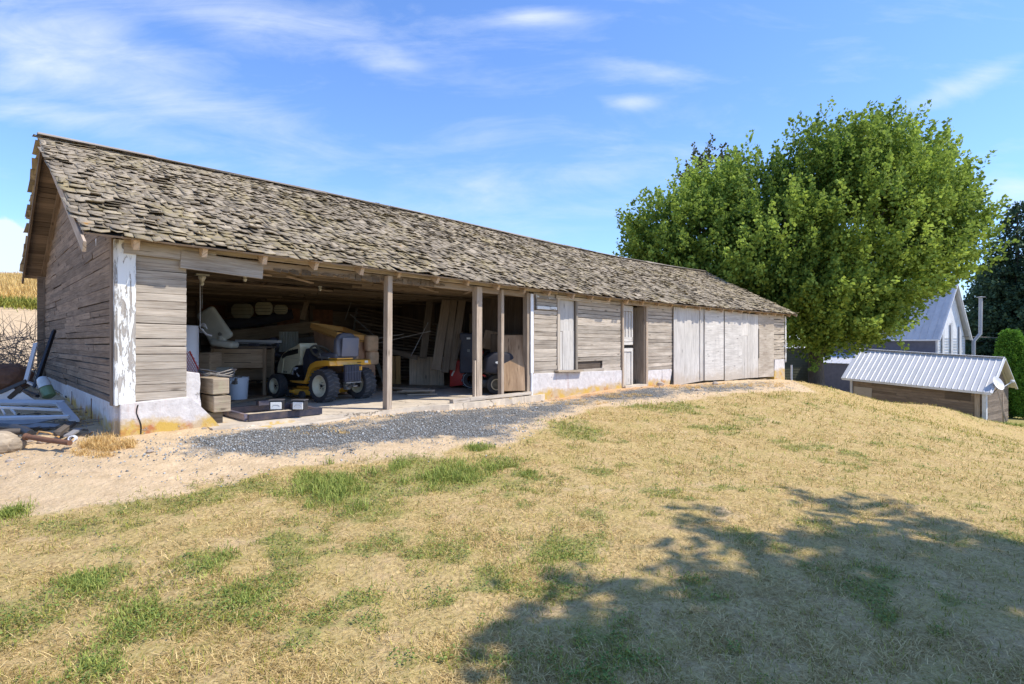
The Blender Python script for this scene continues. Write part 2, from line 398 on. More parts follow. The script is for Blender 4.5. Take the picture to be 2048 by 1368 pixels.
li3 = t.mapr(t.noise(t.vm('ADD', o, (31, 7, 3)), 6.0, 5, .75), .64, .72); c = t.mix(t.m('MULTIPLY', li3, .6), c, (.09, .095, .06))
t.put(bs.inputs['Base Color'], c); bs.inputs['Roughness'].default_value = .92; bs.inputs['Specular IOR Level'].default_value = .2
bump(t, bs, t.m('ADD', g, fine), .5, .008)

# whitewashed concrete footing with ochre lichen low down and rust runs
m, t, bs = newmat('whitewash'); o = objc(t); z = t.node('ShaderNodeSeparateXYZ', {0: o}).outputs[2]
n = t.noise(o, 2.2, 7, .7); nf = t.noise(o, 11.0, 6, .7)
c = t.mix(t.mapr(nf, .35, .75), (.68, .64, .62), (.47, .43, .41))
c = t.mix(t.m('MULTIPLY', t.mapr(t.noise(t.vm('MULTIPLY', o, (7, 7, .8)), 1.0, 5, .7), .6, .75), .6), c, (.40, .20, .15))
xx = t.node('ShaderNodeSeparateXYZ', {0: o}).outputs[0]; near = t.mapr(xx, 1.3, 1.5, .09, 0.0)
low = t.mapr(t.m('SUBTRACT', t.m('ADD', z, t.m('MULTIPLY', t.m('SUBTRACT', n, .5), .46)), near), .02, .10)
lowc = t.mix(t.mapr(t.noise(o, 3.1, 5, .65), .45, .58), (.50, .38, .24), (.55, .36, .08))
lowc = t.mix(t.mapr(t.noise(o, 4.7, 5, .65), .55, .68), lowc, (.42, .16, .06))
c = t.mix(low, lowc, c)
chip = t.mapr(t.noise(o, 5.5, 8, .75), .63, .645); c = t.mix(t.m('MULTIPLY', chip, .7), c, (.34, .30, .27))
t.put(bs.inputs['Base Color'], c); bs.inputs['Roughness'].default_value = .9; bump(t, bs, t.m('ADD', nf, chip), .6, .02)
# bare concrete
m, t, bs = newmat('concrete'); o = objc(t); nf = t.noise(o, 6.0, 8, .75); n = t.noise(o, 1.3, 5, .6)
c = t.mix(t.mapr(nf, .3, .7), (.68, .58, .45), (.46, .39, .31)); c = t.mix(t.m('MULTIPLY', t.mapr(n, .5, .7), .5), c, (.28, .24, .20))
li = t.mapr(t.noise(o, 1.8, 6, .7), .60, .66); y = t.node('ShaderNodeSeparateXYZ', {0: o}).outputs[1]
li = t.m('MULTIPLY', li, t.mapr(y, .05, -.12)); c = t.mix(li, c, (.56, .38, .10))
cr = t.node('ShaderNodeTexVoronoi', {'Vector': t.vm('ADD', o, t.vm('SCALE', t.noise(o, 3, 4, .6, out='Color'), .5)), 'Scale': .55}, feature='DISTANCE_TO_EDGE')
crk = t.mapr(cr.outputs['Distance'], .002, .009); c = t.mix(t.m('MULTIPLY', t.m('SUBTRACT', 1.0, crk), .7), c, (.09, .07, .05))
t.put(bs.inputs['Base Color'], c); bs.inputs['Roughness'].default_value = .93; bump(t, bs, t.m('ADD', nf, crk), .5, .015)

# ground: dirt, dry lawn, green patches, gravel, wheat - weights stored on the sheet
m, t, bs = newmat('ground'); o = objc(t)
def A(n_): return t.node('ShaderNodeAttribute', attribute_name=n_).outputs['Fac']
fine = t.noise(o, 34.0, 6, .72, .4); mid = t.noise(o, 5.5, 6, .65); big = t.noise(o, 1.3, 5, .6); vf = t.noise(o, 120.0, 3, .6)
straw = t.mix(t.mapr(fine, .32, .70), (.25, .16, .06), (.68, .50, .21)); straw = t.mix(t.m('MULTIPLY', t.mapr(t.noise(t.vm('ADD', o, (9, 4, 0)), 2.4, 5, .7), .46, .66), .6), straw, (.36, .28, .075)); straw = t.mix(t.m('MULTIPLY', t.mapr(vf, .45, .75), .4), straw, (.72, .58, .36))
straw = t.mix(t.m('MULTIPLY', t.mapr(mid, .5, .72), .45), straw, (.60, .40, .23))
grn = t.mix(t.mapr(fine, .3, .7), (.075, .11, .02), (.26, .30, .07))
soil = t.mix(t.mapr(mid, .3, .72), (.68, .50, .31), (.46, .33, .19)); soil = t.mix(t.m('MULTIPLY', t.mapr(fine, .5, .68), .45), soil, (.78, .60, .40)); soil = t.mix(t.m('MULTIPLY', t.mapr(t.noise(o, 1.7, 6, .7), .5, .68), .5), soil, (.60, .46, .28))
clod = t.node('ShaderNodeTexVoronoi', {'Vector': o, 'Scale': 21.0}); clods = t.mapr(clod.outputs['Distance'], .1, .55)
soil = t.mix(t.m('MULTIPLY', t.mapr(t.noise(o, 9.0, 5, .7), .62, .72), .55), soil, (.36, .23, .13))
vo = t.node('ShaderNodeTexVoronoi', {'Vector': o, 'Scale': 62.0}); vb = t.node('ShaderNodeTexVoronoi', {'Vector': o, 'Scale': 75.0})
bw = t.node('ShaderNodeSeparateColor', {0: vo.outputs['Color']}).outputs[0]
peb = t.mix(bw, (.14, .145, .145), (.40, .40, .385)); peb = t.mix(t.mapr(vo.outputs['Distance'], .35, .6), peb, (.06, .065, .065))
gr = t.m('ADD', A('gravel'), t.m('MULTIPLY', t.m('SUBTRACT', t.m('ADD', t.m('MULTIPLY', mid, .6), t.m('MULTIPLY', fine, .4)), .5), 1.6))
gm = t.mapr(gr, .40, .80, 0, .92)
lw = t.m('ADD', A('lawn'), t.m('MULTIPLY', t.m('SUBTRACT', t.m('ADD', t.m('MULTIPLY', mid, .6), t.m('MULTIPLY', fine, .5)), .55), 1.3)); lm = t.mapr(lw, .38, .62)
gw = t.m('ADD', A('green'), t.m('MULTIPLY', t.m('SUBTRACT', t.m('ADD', t.m('MULTIPLY', mid, .5), t.m('MULTIPLY', fine, .5)), .5), 1.7)); gwm = t.mapr(gw, .42, .66)
wheat = t.mix(t.mapr(mid, .3, .7), (.66, .46, .15), (.80, .60, .26))
c = t.mix(lm, soil, straw); c = t.mix(gm, c, peb); c = t.mix(t.m('MULTIPLY', gwm, .5), c, grn); c = t.mix(A('wheat'), c, wheat)
c = t.mix(A('rust'), c, (.58, .30, .12))
bare = t.mapr(t.noise(t.vm('ADD', o, (3, 50, 0)), 1.9, 7, .72), .58, .66); c = t.mix(t.m('MULTIPLY', bare, t.m('MULTIPLY', lm, .5)), c, (.62, .45, .27))
t.put(bs.inputs['Base Color'], c); bs.inputs['Roughness'].default_value = .97; bs.inputs['Specular IOR Level'].default_value = .15
hh = t.m('ADD', t.m('MULTIPLY', fine, 1.0), t.m('MULTIPLY', t.mix(gm, t.m('MULTIPLY', clods, -.35), t.m('MULTIPLY', vo.outputs['Distance'], -1.2)), 1.0))
hh = t.m('ADD', hh, t.m('MULTIPLY', mid, 1.2)); bump(t, bs, hh, .75, .028)

def blade_mat(name, a, b, trans=.25):
    m, t, bs = newmat(name); tn = tintnode(t); c = t.mix(tn, a, b); t.put(bs.inputs['Base Color'], c)
    bs.inputs['Roughness'].default_value = .75; bs.inputs['Specular IOR Level'].default_value = .25
    tr = t.node('ShaderNodeBsdfTranslucent'); t.put(tr.inputs[0], c); mx = t.node('ShaderNodeMixShader'); mx.inputs[0].default_value = trans
    out = [n for n in t.n if n.type == 'OUTPUT_MATERIAL'][0]
    t.l.new(bs.outputs[0], mx.inputs[1]); t.l.new(tr.outputs[0], mx.inputs[2]); t.l.new(mx.outputs[0], out.inputs[0]); return m
blade_mat('straw_blades', (.30, .20, .06), (.90, .69, .32))
blade_mat('green_blades', (.12, .14, .02), (.46, .43, .085))
blade_mat('lush_blades', (.13, .19, .03), (.48, .52, .13), .3)
blade_mat('wheat_blades', (.55, .36, .10), (.86, .64, .28))
blade_mat('clover_leaf', (.07, .13, .025), (.30, .38, .09), .25)
blade_mat('weed_straw', (.48, .30, .10), (.86, .62, .28))
blade_mat('maple_leaf', (.06, .125, .018), (.42, .54, .10), .42)
blade_mat('maple_leaf_far', (.05, .10, .02), (.19, .29, .05), .35)
blade_mat('plum_leaf', (.035, .05, .022), (.12, .13, .05), .2)
blade_mat('spruce_needle', (.022, .052, .028), (.10, .16, .075), .1)
blade_mat('cedar_leaf', (.045, .13, .012), (.21, .40, .045), .25)
blade_mat('shade_leaf', (.05, .10, .02), (.15, .25, .05), .2)
plain('pebble', (.29, .295, .29), .9, dscale=30, damt=.6)
plain('stone', (.40, .33, .27), .95, dscale=6, damt=.6, bmp=.6)
plain('galvanised', (.66, .65, .66), .5, .15, dirt=(.42, .45, .50), dscale=2.0, damt=.6, spec=.5)
plain('alu_white', (.52, .515, .52), .55, .15, dirt=(.40, .40, .42), damt=.5)
plain('alu_dirty', (.38, .37, .37), .5, .3, dirt=(.26, .24, .23), damt=.7)
plain('black_steel', (.025, .025, .032), .45, .4, dirt=(.10, .075, .055), dscale=6, damt=.5)
plain('steel_frame', (.05, .05, .075), .38, .5, dirt=(.20, .14, .10), dscale=7, damt=.55)
plain('rust_steel', (.22, .105, .06), .85, .3, dirt=(.10, .06, .045), dscale=9, damt=.6)
plain('grey_steel', (.32, .31, .30), .55, .6, dirt=(.16, .12, .09))
plain('tractor_yellow', (.86, .42, .04), .35, dirt=(.55, .30, .05), damt=.25, coat=.3)
plain('tractor_cream', (.84, .77, .54), .38, dirt=(.46, .38, .24), damt=.35, coat=.3)
plain('rim_cream', (.78, .72, .54), .5, dirt=(.50, .38, .22), dscale=6, damt=.5)
plain('black_plastic', (.022, .022, .026), .5, dirt=(.07, .062, .052), dscale=5, damt=.5)
plain('navy_plastic', (.035, .038, .062), .55, dirt=(.10, .09, .085), dscale=5, damt=.5)
plain('seat_vinyl', (.12, .125, .165), .5, dirt=(.2, .18, .16), dscale=5, damt=.4)
plain('tyre_rubber', (.055, .055, .06), .85, dirt=(.15, .13, .11), dscale=9, damt=.5, spec=.3)
plain('brown_leather', (.55, .32, .20), .45, dirt=(.15, .085, .055), dscale=5, damt=.5, bmp=.2)
plain('brown_leather_light', (.72, .48, .30), .5, dirt=(.26, .17, .1), dscale=6, damt=.5, bmp=.2)
plain('dusty_steering', (.16, .135, .10), .8, dirt=(.07, .06, .05))
plain('grey_fabric', (.42, .42, .37), .95, dirt=(.22, .21, .18), damt=.4)
plain('bucket_white', (.74, .76, .82), .5, dirt=(.60, .60, .62), damt=.3)
plain('enamel_white', (.66, .66, .72), .35, dirt=(.5, .48, .5), damt=.3)
plain('red_plastic', (.55, .045, .035), .45, dirt=(.30, .04, .035), damt=.4)
plain('cream_canvas', (.52, .48, .34), .9, dirt=(.28, .25, .17), damt=.5)
plain('dark_cloth', (.030, .030, .042), .9, dirt=(.06, .055, .05))
plain('paper_white', (.78, .78, .76), .6, dirt=(.55, .54, .50), dscale=12, damt=.4)
plain('hole_dark', (.010, .009, .008), .9)
plain('olive_paint', (.085, .09, .06), .8, dirt=(.06, .06, .045))
plain('navy_paint', (.12, .125, .17), .7, dirt=(.08, .08, .10))
plain('white_paint', (.74, .75, .78), .7, dirt=(.48, .47, .48), dscale=3, damt=.6, bmp=.2)
plain('green_jug', (.16, .25, .13), .35, dirt=(.10, .14, .08)); plain('clear_jug', (.55, .60, .62), .25, dirt=(.32, .35, .36))
plain('blue_grey_paint', (.22, .24, .33), .6); plain('tape_white', (.85, .78, .70), .6)
plain('text_black', (.02, .02, .02), .6, damt=0); plain('text_cream', (.80, .74, .50), .5, damt=0)
m, t, bs = newmat('window_glass'); bs.inputs['Base Color'].default_value = (.03, .035, .03, 1); bs.inputs['Roughness'].default_value = .12
plain('bulb_glass', (.78, .76, .66), .25)
# ================================================================== GROUND
def G(px, py): x, y, d = ground(px, py); return (x, y)
def poly_sdf(P, x, y):
    P = np.array(P); x = np.asarray(x, float); y = np.asarray(y, float); dm = np.full(x.shape, 1e9); ins = np.zeros(x.shape, bool)
    for i in range(len(P)):
        ax, ay = P[i]; bx, by = P[(i + 1) % len(P)]; ex, ey = bx - ax, by - ay
        t = np.clip(((x - ax) * ex + (y - ay) * ey) / (ex * ex + ey * ey + 1e-12), 0, 1)
        dm = np.minimum(dm, np.hypot(x - ax - t * ex, y - ay - t * ey))
        c = (ay > y) != (by > y); xi = ax + (y - ay) / (by - ay + 1e-12) * ex; ins ^= c & (x < xi)
    return np.where(ins, dm, -dm)
DIRT = [G(-500, 1025), G(0, 1012), G(110, 1016), G(230, 1004), G(450, 968), G(600, 936), G(800, 922), G(940, 903), G(1060, 852), G(1200, 815), G(1400, 797), G(1640, 787),
        (22, 1.0), (21, 9), (0, 30), ud(-60, 40), ud(-60, 5)]
GRAV = [G(250, 900), G(330, 912), G(450, 905), G(560, 912), G(690, 900), G(800, 884), G(860, 890), G(1000, 880), G(1060, 845), G(1190, 806), G(1400, 790), G(1640, 783),
        (20.6, -.35), (13, -.3), (6.6, -.25), (3.0, -.30), (1.2, -.32), (.4, -.5)]
_gp = [(725, 975, 135, 36, 1.15), (700, 1000, 60, 22, .9), (905, 955, 80, 26, 1.1), (830, 930, 60, 14, .9), (520, 970, 70, 14, .8), (370, 1000, 90, 17, .85), (260, 1020, 70, 16, .8), (110, 1055, 130, 26, .75), (15, 1030, 30, 12, .9),
       (175, 1170, 58, 26, 1.2), (215, 1196, 42, 12, 1.1), (410, 1122, 48, 24, 1.15), (320, 1240, 75, 34, 1.0), (440, 1215, 80, 30, .95), (540, 1170, 60, 22, .85), (200, 1335, 50, 34, 1.05), (260, 1280, 50, 26, 1.0), (150, 1370, 60, 30, .9),
       (760, 1085, 40, 22, .8), (1150, 858, 70, 16, .85), (1140, 1115, 75, 36, .8), (980, 1150, 60, 30, .6), (960, 899, 22, 6, 1.1), (1330, 815, 85, 7, .8), (870, 1110, 60, 30, .55), (1010, 920, 60, 12, .7),
       (960, 1260, 60, 26, .6), (880, 1200, 50, 26, .6), (1120, 1190, 60, 26, .65), (1390, 1165, 40, 16, .7), (1430, 1195, 45, 18, .7), (1190, 945, 30, 8, .7), (1260, 930, 24, 6, .6), (1060, 952, 20, 8, .8), (1180, 1030, 30, 12, .6),
       (60, 1250, 60, 40, .6), (1240, 1240, 60, 30, .6), (1300, 1330, 70, 26, .6), (620, 1290, 60, 30, .55), (700, 1200, 50, 22, .5), (1880, 880, 30, 5, .7), (560, 1090, 40, 20, .5), (330, 1150, 40, 20, .45), (800, 1330, 80, 26, .5), (1000, 1330, 60, 30, .55),
       (1500, 1080, 50, 20, .55), (1640, 1060, 60, 20, .5), (1380, 1000, 16, 6, .7), (250, 1100, 50, 16, .6)]
GREEN = []
for px, py, rx, ry, k in _gp:
    x, y, d = ground(px, py); GREEN.append(((px - 1024) / FPX * d, d, rx / FPX * d, ry * d * d / (FPX * 1.45), k))
_bd = ground(45, 613)[2]
def to_ud(x, y):
    rx = np.asarray(x) - CAM[0]; ry = np.asarray(y) - CAM[1]
    return rx * RIGHT[0] + ry * RIGHT[1], rx * VIEW[0] + ry * VIEW[1]
def weights(x, y):
    x = np.asarray(x, float); y = np.asarray(y, float); u, d = to_ud(x, y)
    wob = (fbm(x * 1.3, y * 1.3, 11) - .5); wob2 = (fbm(x * 4, y * 4, 12) - .5)
    dirt = np.clip(.5 + (poly_sdf(DIRT, x, y) + wob * .8 + wob2 * .3) / .5, 0, 1)
    gs = poly_sdf(GRAV, x, y); grav = np.clip(.55 + (gs + wob * .5 + wob2 * .3) / .7, 0, 1) * np.clip(.45 + .9 * fbm(x * .9, y * 1.6, 13), 0, 1)
    grav = grav * np.clip(1.15 - .04 * np.clip(x - 3, 0, 20), .55, 1.1) * np.clip(.62 + (x - .2) * .3, .5, 1) * np.clip(.35 + 1.25 * fbm(x * 2.6, y * 2.6, 15), 0, 1.0)
    green = np.zeros(x.shape)
    for (cu, cd, ru, rd, k) in GREEN:
        q = ((u - cu) / ru) ** 2 + ((d - cd) / rd) ** 2; green = np.maximum(green, k * np.exp(-q * .85))
    n = fbm(x * 1.1, y * 1.1, 21, 5); n2 = fbm(x * 3.3, y * 3.3, 24, 4)
    n3 = fbm(x * 9, y * 9, 29, 3)
    green = np.clip(green * (.1 + 1.1 * n2 + .7 * n3) + np.clip(n - .50, 0, 1) * 2.6 * (1 - dirt) * (n2 + n3 - .35) * np.clip(1.25 - u * .10, .5, 1.3) + np.clip(n2 * .5 + n3 * .5 - .53, 0, 1) * 3.2 * (1 - dirt), 0, 1.15)
    fargreen = np.clip((d - 21) / 3, 0, 1) * np.clip((u - 20) / 1, 0, 1); green = np.maximum(green, fargreen * .9)
    wheat = np.clip((d - _bd - 1.0 + .25 * (u + 20) * 0) / 1.2, 0, 1) * np.clip((8 - u) / 8, 0, 1)
    stripg = np.exp(-((d - _bd - .3) / 1.1) ** 2) * np.clip((-5 - u) / 3, 0, 1); green = np.maximum(green, stripg * .6)
    rust = np.clip(1 - np.abs(y + .28) / .3, 0, 1) * np.clip((x - 6.8) / .5, 0, 1) * np.clip((15 - x) / 3, 0, 1) * np.clip(.2 + 1.2 * fbm(x * 3, y * 3, 31), 0, 1)
    lawn = np.clip(1 - dirt, 0, 1) * (1 - grav * .8)
    return grav, lawn, green, wheat, rust

def axis(lo, hi, a, b, st, g):
    v = list(np.arange(a, b, st)); x = b; s = st
    while x < hi: v.append(x); s *= g; x += s
    v.append(hi); x = a; s = st; left = []
    while x > lo: s *= g; x -= s; left.append(max(x, lo))
    return np.array(sorted(set(left + v)))
ua = axis(-900, 900, -9.5, 10, .11, 1.10); da = axis(-900, 900, 1.0, 10.5, .085, 1.09)
UU, DD = np.meshgrid(ua, da); XX = CAM[0] + RIGHT[0] * UU + VIEW[0] * DD; YY = CAM[1] + RIGHT[1] * UU + VIEW[1] * DD
ZZ = H(XX, YY)
wg = weights(XX, YY)
clod = (fbm(XX * 7, YY * 7, 5) - .5) * .05 + (fbm(XX * 16, YY * 16, 6) - .5) * .022
ZZ = ZZ + clod * np.clip((30 - DD) / 10, 0, 1) * (1 - wg[0] * .6)
nx, ny = len(ua), len(da); idx = np.arange(nx * ny).reshape(ny, nx)
Fq = np.stack([idx[:-1, :-1], idx[:-1, 1:], idx[1:, 1:], idx[1:, :-1]], -1).reshape(-1, 4)
xf, yf = XX.ravel(), YY.ravel(); inb = (xf > .12) & (xf < 20.3) & (yf > .12) & (yf < 7.2)
Fq = Fq[~inb[Fq].all(1)]
gobj = fastmesh('ground', np.stack([xf, yf, ZZ.ravel()], 1), Fq, MAT['ground'], smooth=True); structure(gobj)
for nme, arr in zip(('gravel', 'lawn', 'green', 'wheat', 'rust'), wg):
    a = gobj.data.attributes.new(nme, 'FLOAT', 'POINT'); a.data.foreach_set('value', arr.ravel().astype(np.float32))

def blades(name, x, y, L, lean, wd, mat, tint, z=None, curl=.5, az=None):
    """five-vertex grass blades rooted at x,y; lean 0 = upright, 1 = lying flat"""
    n = len(x); az = RNG.uniform(0, 2 * np.pi, n) if az is None else az; z = H(x, y) - .004 if z is None else z
    dx, dy = np.cos(az), np.sin(az); sx, sy = -dy * wd * .5, dx * wd * .5
    el0 = (1 - lean) * np.pi / 2; el1 = el0 - curl * RNG.uniform(.2, 1.2, n)
    h1 = L * .5 * np.cos(el0); v1 = L * .5 * np.sin(el0); h2 = h1 + L * .5 * np.cos(el1); v2 = np.maximum(v1 + L * .5 * np.sin(el1), .003)
    P = np.empty((n, 5, 3), np.float32)
    P[:, 0] = np.stack([x - sx, y - sy, z], 1); P[:, 1] = np.stack([x + sx, y + sy, z], 1)
    P[:, 2] = np.stack([x + dx * h1 + sx * .8, y + dy * h1 + sy * .8, z + v1], 1); P[:, 3] = np.stack([x + dx * h1 - sx * .8, y + dy * h1 - sy * .8, z + v1], 1)
    P[:, 4] = np.stack([x + dx * h2, y + dy * h2, z + v2], 1)
    b = np.arange(n)[:, None] * 5
    F = np.concatenate([b + np.array([[0, 1, 2]]), b + np.array([[0, 2, 3]]), b + np.array([[3, 2, 4]])], 1).reshape(-1, 3)
    return fastmesh(name, P.reshape(-1, 3), F, mat, np.repeat(tint, 3))
def scatter(n, dmin=1.7, dmax=24, umax=1.12):
    d = np.exp(RNG.uniform(math.log(dmin), math.log(dmax), n)); u = RNG.uniform(-umax, umax, n) * d
    return CAM[0] + RIGHT[0] * u + VIEW[0] * d, CAM[1] + RIGHT[1] * u + VIEW[1] * d, d
def outside(x, y): return ~((x > -.1) & (x < 20.6) & (y > -.15) & (y < 7.6))
# dry straw lying in the lawn
x, y, d = scatter(400000); g_, l_, gr_, w_, r_ = weights(x, y)
pr = l_ * np.clip((fbm(x * 2.2, y * 2.2, 41) - .28) * 3.0, .12, 1.0) * (1 - .35 * np.clip(gr_, 0, 1))
k = (RNG.random(len(x)) < pr) & outside(x, y); x, y, d = x[k], y[k], d[k]; n = len(x); sc = np.clip(d / 4, 1, 4)
tag(blades('dry_grass', x, y, RNG.uniform(.03, .095, n) * sc ** .5, RNG.uniform(.62, .99, n), RNG.uniform(.0018, .0042, n) * sc, MAT['straw_blades'], RNG.random(n) ** 1.1, curl=.6),
    'matted dry straw-coloured grass covering most of the sloping lawn', 'grass', kind='stuff')
# short green grass in patches
x, y, d = scatter(330000); g_, l_, gr_, w_, r_ = weights(x, y)
pr = np.clip(gr_ * 1.25 - .12, .13 * l_ * (.3 + 1.4 * fbm(x * 2.7, y * 2.7, 55)), .85) * np.clip(1 - g_ * 1.3, 0, 1)
k = (RNG.random(len(x)) < pr) & outside(x, y); x, y, d = x[k], y[k], d[k]; n = len(x); sc = np.clip(d / 4, 1, 4)
tag(blades('green_grass', x, y, RNG.uniform(.02, .065, n) * sc ** .6, RNG.uniform(.1, .75, n), RNG.uniform(.0025, .005, n) * sc, MAT['green_blades'], RNG.random(n), curl=.9),
    'short green grass growing in ragged patches through the dry lawn', 'grass', kind='stuff')
# small broad leaves of clover and creeping weeds in the green patches
x, y, d = scatter(150000, 1.8, 12); g_, l_, gr_, w_, r_ = weights(x, y)
k = (RNG.random(len(x)) < np.clip(gr_ * 1.6 - .55, 0, .8)) & outside(x, y); x, y, d = x[k], y[k], d[k]; n = len(x); sc = np.clip(d / 4, 1, 3)
az = RNG.uniform(0, 6.283, n); s_ = RNG.uniform(.006, .013, n) * sc; z = H(x, y) + RNG.uniform(.004, .035, n); ti = RNG.uniform(-.5, .8, n)
cx, cy = np.cos(az), np.sin(az); P = np.empty((n, 4, 3), np.float32)
P[:, 0] = np.stack([x, y, z], 1); P[:, 1] = np.stack([x + (cx - cy) * s_ * .6, y + (cy + cx) * s_ * .6, z + ti * s_ * .5], 1); P[:, 2] = np.stack([x + cx * s_ * 1.5, y + cy * s_ * 1.5, z + ti * s_], 1); P[:, 3] = np.stack([x + (cx + cy) * s_ * .6, y + (cy - cx) * s_ * .6, z + ti * s_ * .5], 1)
tag(fastmesh('clover', P.reshape(-1, 3), np.arange(n * 4).reshape(n, 4), MAT['clover_leaf'], RNG.random(n)), 'small-leaved clover and creeping weeds in the green patches of the lawn', 'clover', kind='stuff')
# long lush tufts
tx_, ty_, tl_ = [], [], []
for px, py, rx, ry, cnt, LL in [(690, 985, 95, 34, 85, .14), (650, 970, 60, 22, 34, .12), (800, 955, 70, 24, 44, .13), (885, 955, 95, 22, 60, .12), (930, 945, 60, 18, 26, .11), (840, 925, 60, 10, 24, .11),
                                (170, 1172, 46, 20, 36, .07), (415, 1122, 42, 20, 28, .06), (960, 899, 20, 5, 25, .09), (980, 935, 40, 8, 26, .1), (30, 1028, 40, 8, 20, .09), (1060, 950, 18, 7, 14, .07), (1750, 1000, 200, 30, 10, .06),
                                (1100, 1120, 60, 30, 40, .05), (300, 1240, 90, 40, 70, .055), (470, 1200, 90, 26, 50, .055), (220, 1330, 50, 30, 50, .055)]:
    for i in range(cnt):
        gx, gy, gd = ground(px + rx * random.gauss(0, .55), py + ry * random.gauss(0, .6))
        if vnoise(gx * 3.1, gy * 3.1, 91) < .32: continue
        m_ = random.randint(8, 30)
        for j in range(m_): tx_.append(gx + random.gauss(0, .04)); ty_.append(gy + random.gauss(0, .04)); tl_.append(LL * random.uniform(.45, 1.1))
n = len(tx_); tl_ = np.array(tl_)
tag(blades('grass_tuft', np.array(tx_), np.array(ty_), tl_, RNG.uniform(.05, .5, n), RNG.uniform(.004, .007, n), MAT['lush_blades'], RNG.random(n), curl=1.0),
    'long bright green grass tufts at the edge of the dirt strip', 'grass', kind='stuff')
# wheat on the rise behind the barn and the green fringe under it
n = 60000; d = RNG.uniform(_bd + .2, 62, n); u = RNG.uniform(-1.05, -.55, n) * d; x = CAM[0] + RIGHT[0] * u + VIEW[0] * d; y = CAM[1] + RIGHT[1] * u + VIEW[1] * d
tag(blades('wheat', x, y, RNG.uniform(.5, .8, n) * np.clip((d - _bd) / 4, .3, 1), RNG.uniform(0, .28, n), RNG.uniform(.03, .06, n), MAT['wheat_blades'], RNG.random(n), curl=.5),
    'ripe golden wheat field on the rise behind the long barn', 'wheat field', kind='stuff')
n = 5000; d = RNG.normal(_bd + .1, .6, n); u = RNG.uniform(-1.0, -.6, n) * d; x = CAM[0] + RIGHT[0] * u + VIEW[0] * d; y = CAM[1] + RIGHT[1] * u + VIEW[1] * d
tag(blades('weeds', x, y, RNG.uniform(.2, .6, n), RNG.uniform(.05, .6, n), RNG.uniform(.03, .05, n), MAT['green_blades'], RNG.random(n), curl=.8),
    'green weed fringe between the bare bank and the wheat field', 'weeds', kind='stuff')
# loose stones of the gravel strip
x, y, d = scatter(170000, 5.0, 20, 1.0); g_, l_, gr_, w_, r_ = weights(x, y)
k = ((RNG.random(len(x)) < np.clip(g_ * 1.3 - .25, 0, .7)) | (RNG.random(len(x)) < (1 - l_) * .05)) & outside(x, y); x, y, d = x[k], y[k], d[k]; n = len(x)
r_ = RNG.uniform(.005, .010, n) + .012 * RNG.random(n) ** 6; base = np.array([[1, 0, 0], [-.5, .87, 0], [-.5, -.87, 0], [.3, .2, .9], [0, 0, -.6]])
P = np.empty((n, 5, 3), np.float32); az = RNG.uniform(0, 6.28, n); sq = RNG.uniform(.6, 1.2, n)
for i, v in enumerate(base):
    bx = v[0] * np.cos(az) - v[1] * np.sin(az) * sq; by = v[0] * np.sin(az) + v[1] * np.cos(az) * sq
    P[:, i] = np.stack([x + bx * r_, y + by * r_, H(x, y) + .004 + v[2] * r_], 1)
b = np.arange(n)[:, None] * 5
F = np.concatenate([b + np.array([q]) for q in ([0, 1, 3], [1, 2, 3], [2, 0, 3], [1, 0, 4], [2, 1, 4], [0, 2, 4])], 1).reshape(-1, 3)
tag(fastmesh('gravel', P.reshape(-1, 3), F, MAT['pebble'], np.repeat(RNG.uniform(.5, 1.7, n), 6)), 'blue-grey crushed gravel strewn along the front of the barn', 'gravel', kind='stuff')
# ================================================================== THE LONG BARN
LX = 20.4; WY = 7.4; RY = 3.6
def interp(x, xs, zs): return float(np.interp(x, xs, zs))
def eave_z(x): return interp(x, [-.4, 3.4, 6.3, 10.3, 15, 18, 21], [2.205, 2.14, 2.08, 2.03, 2.035, 2.05, 2.07])
def ridge_z(x): return interp(x, [-.4, 3, 7.3, 11, 14.8, 18, 21.4], [4.20, 4.17, 4.12, 4.01, 3.955, 3.965, 4.03])
def rear_z(x): return 2.40
EY = -.32; REY = 7.78
def roofpt(x, f, off=0.0):
    """point on the front slope: f 0 at the eave, 1 at the ridge"""
    a = Vector((x, EY, eave_z(x))); b = Vector((x, RY, ridge_z(x))); n = Vector((0, -(b.z - a.z), b.y - a.y)).normalized()
    return a.lerp(b, f) + n * off
def rearpt(x, f, off=0.0):
    a = Vector((x, REY, rear_z(x))); b = Vector((x, RY, ridge_z(x))); n = Vector((0, (b.z - a.z), a.y - b.y)).normalized()
    return a.lerp(b, f) + n * off
def roof_under(x, y):
    if y <= RY: return eave_z(x) + (ridge_z(x) - eave_z(x)) * (y - EY) / (RY - EY)
    return ridge_z(x) + (rear_z(x) - ridge_z(x)) * (y - RY) / (REY - RY)
barn = empty('barn', (0, 0, 0)); tag(barn, 'long weathered open-fronted barn with curling shingle roof', 'barn')

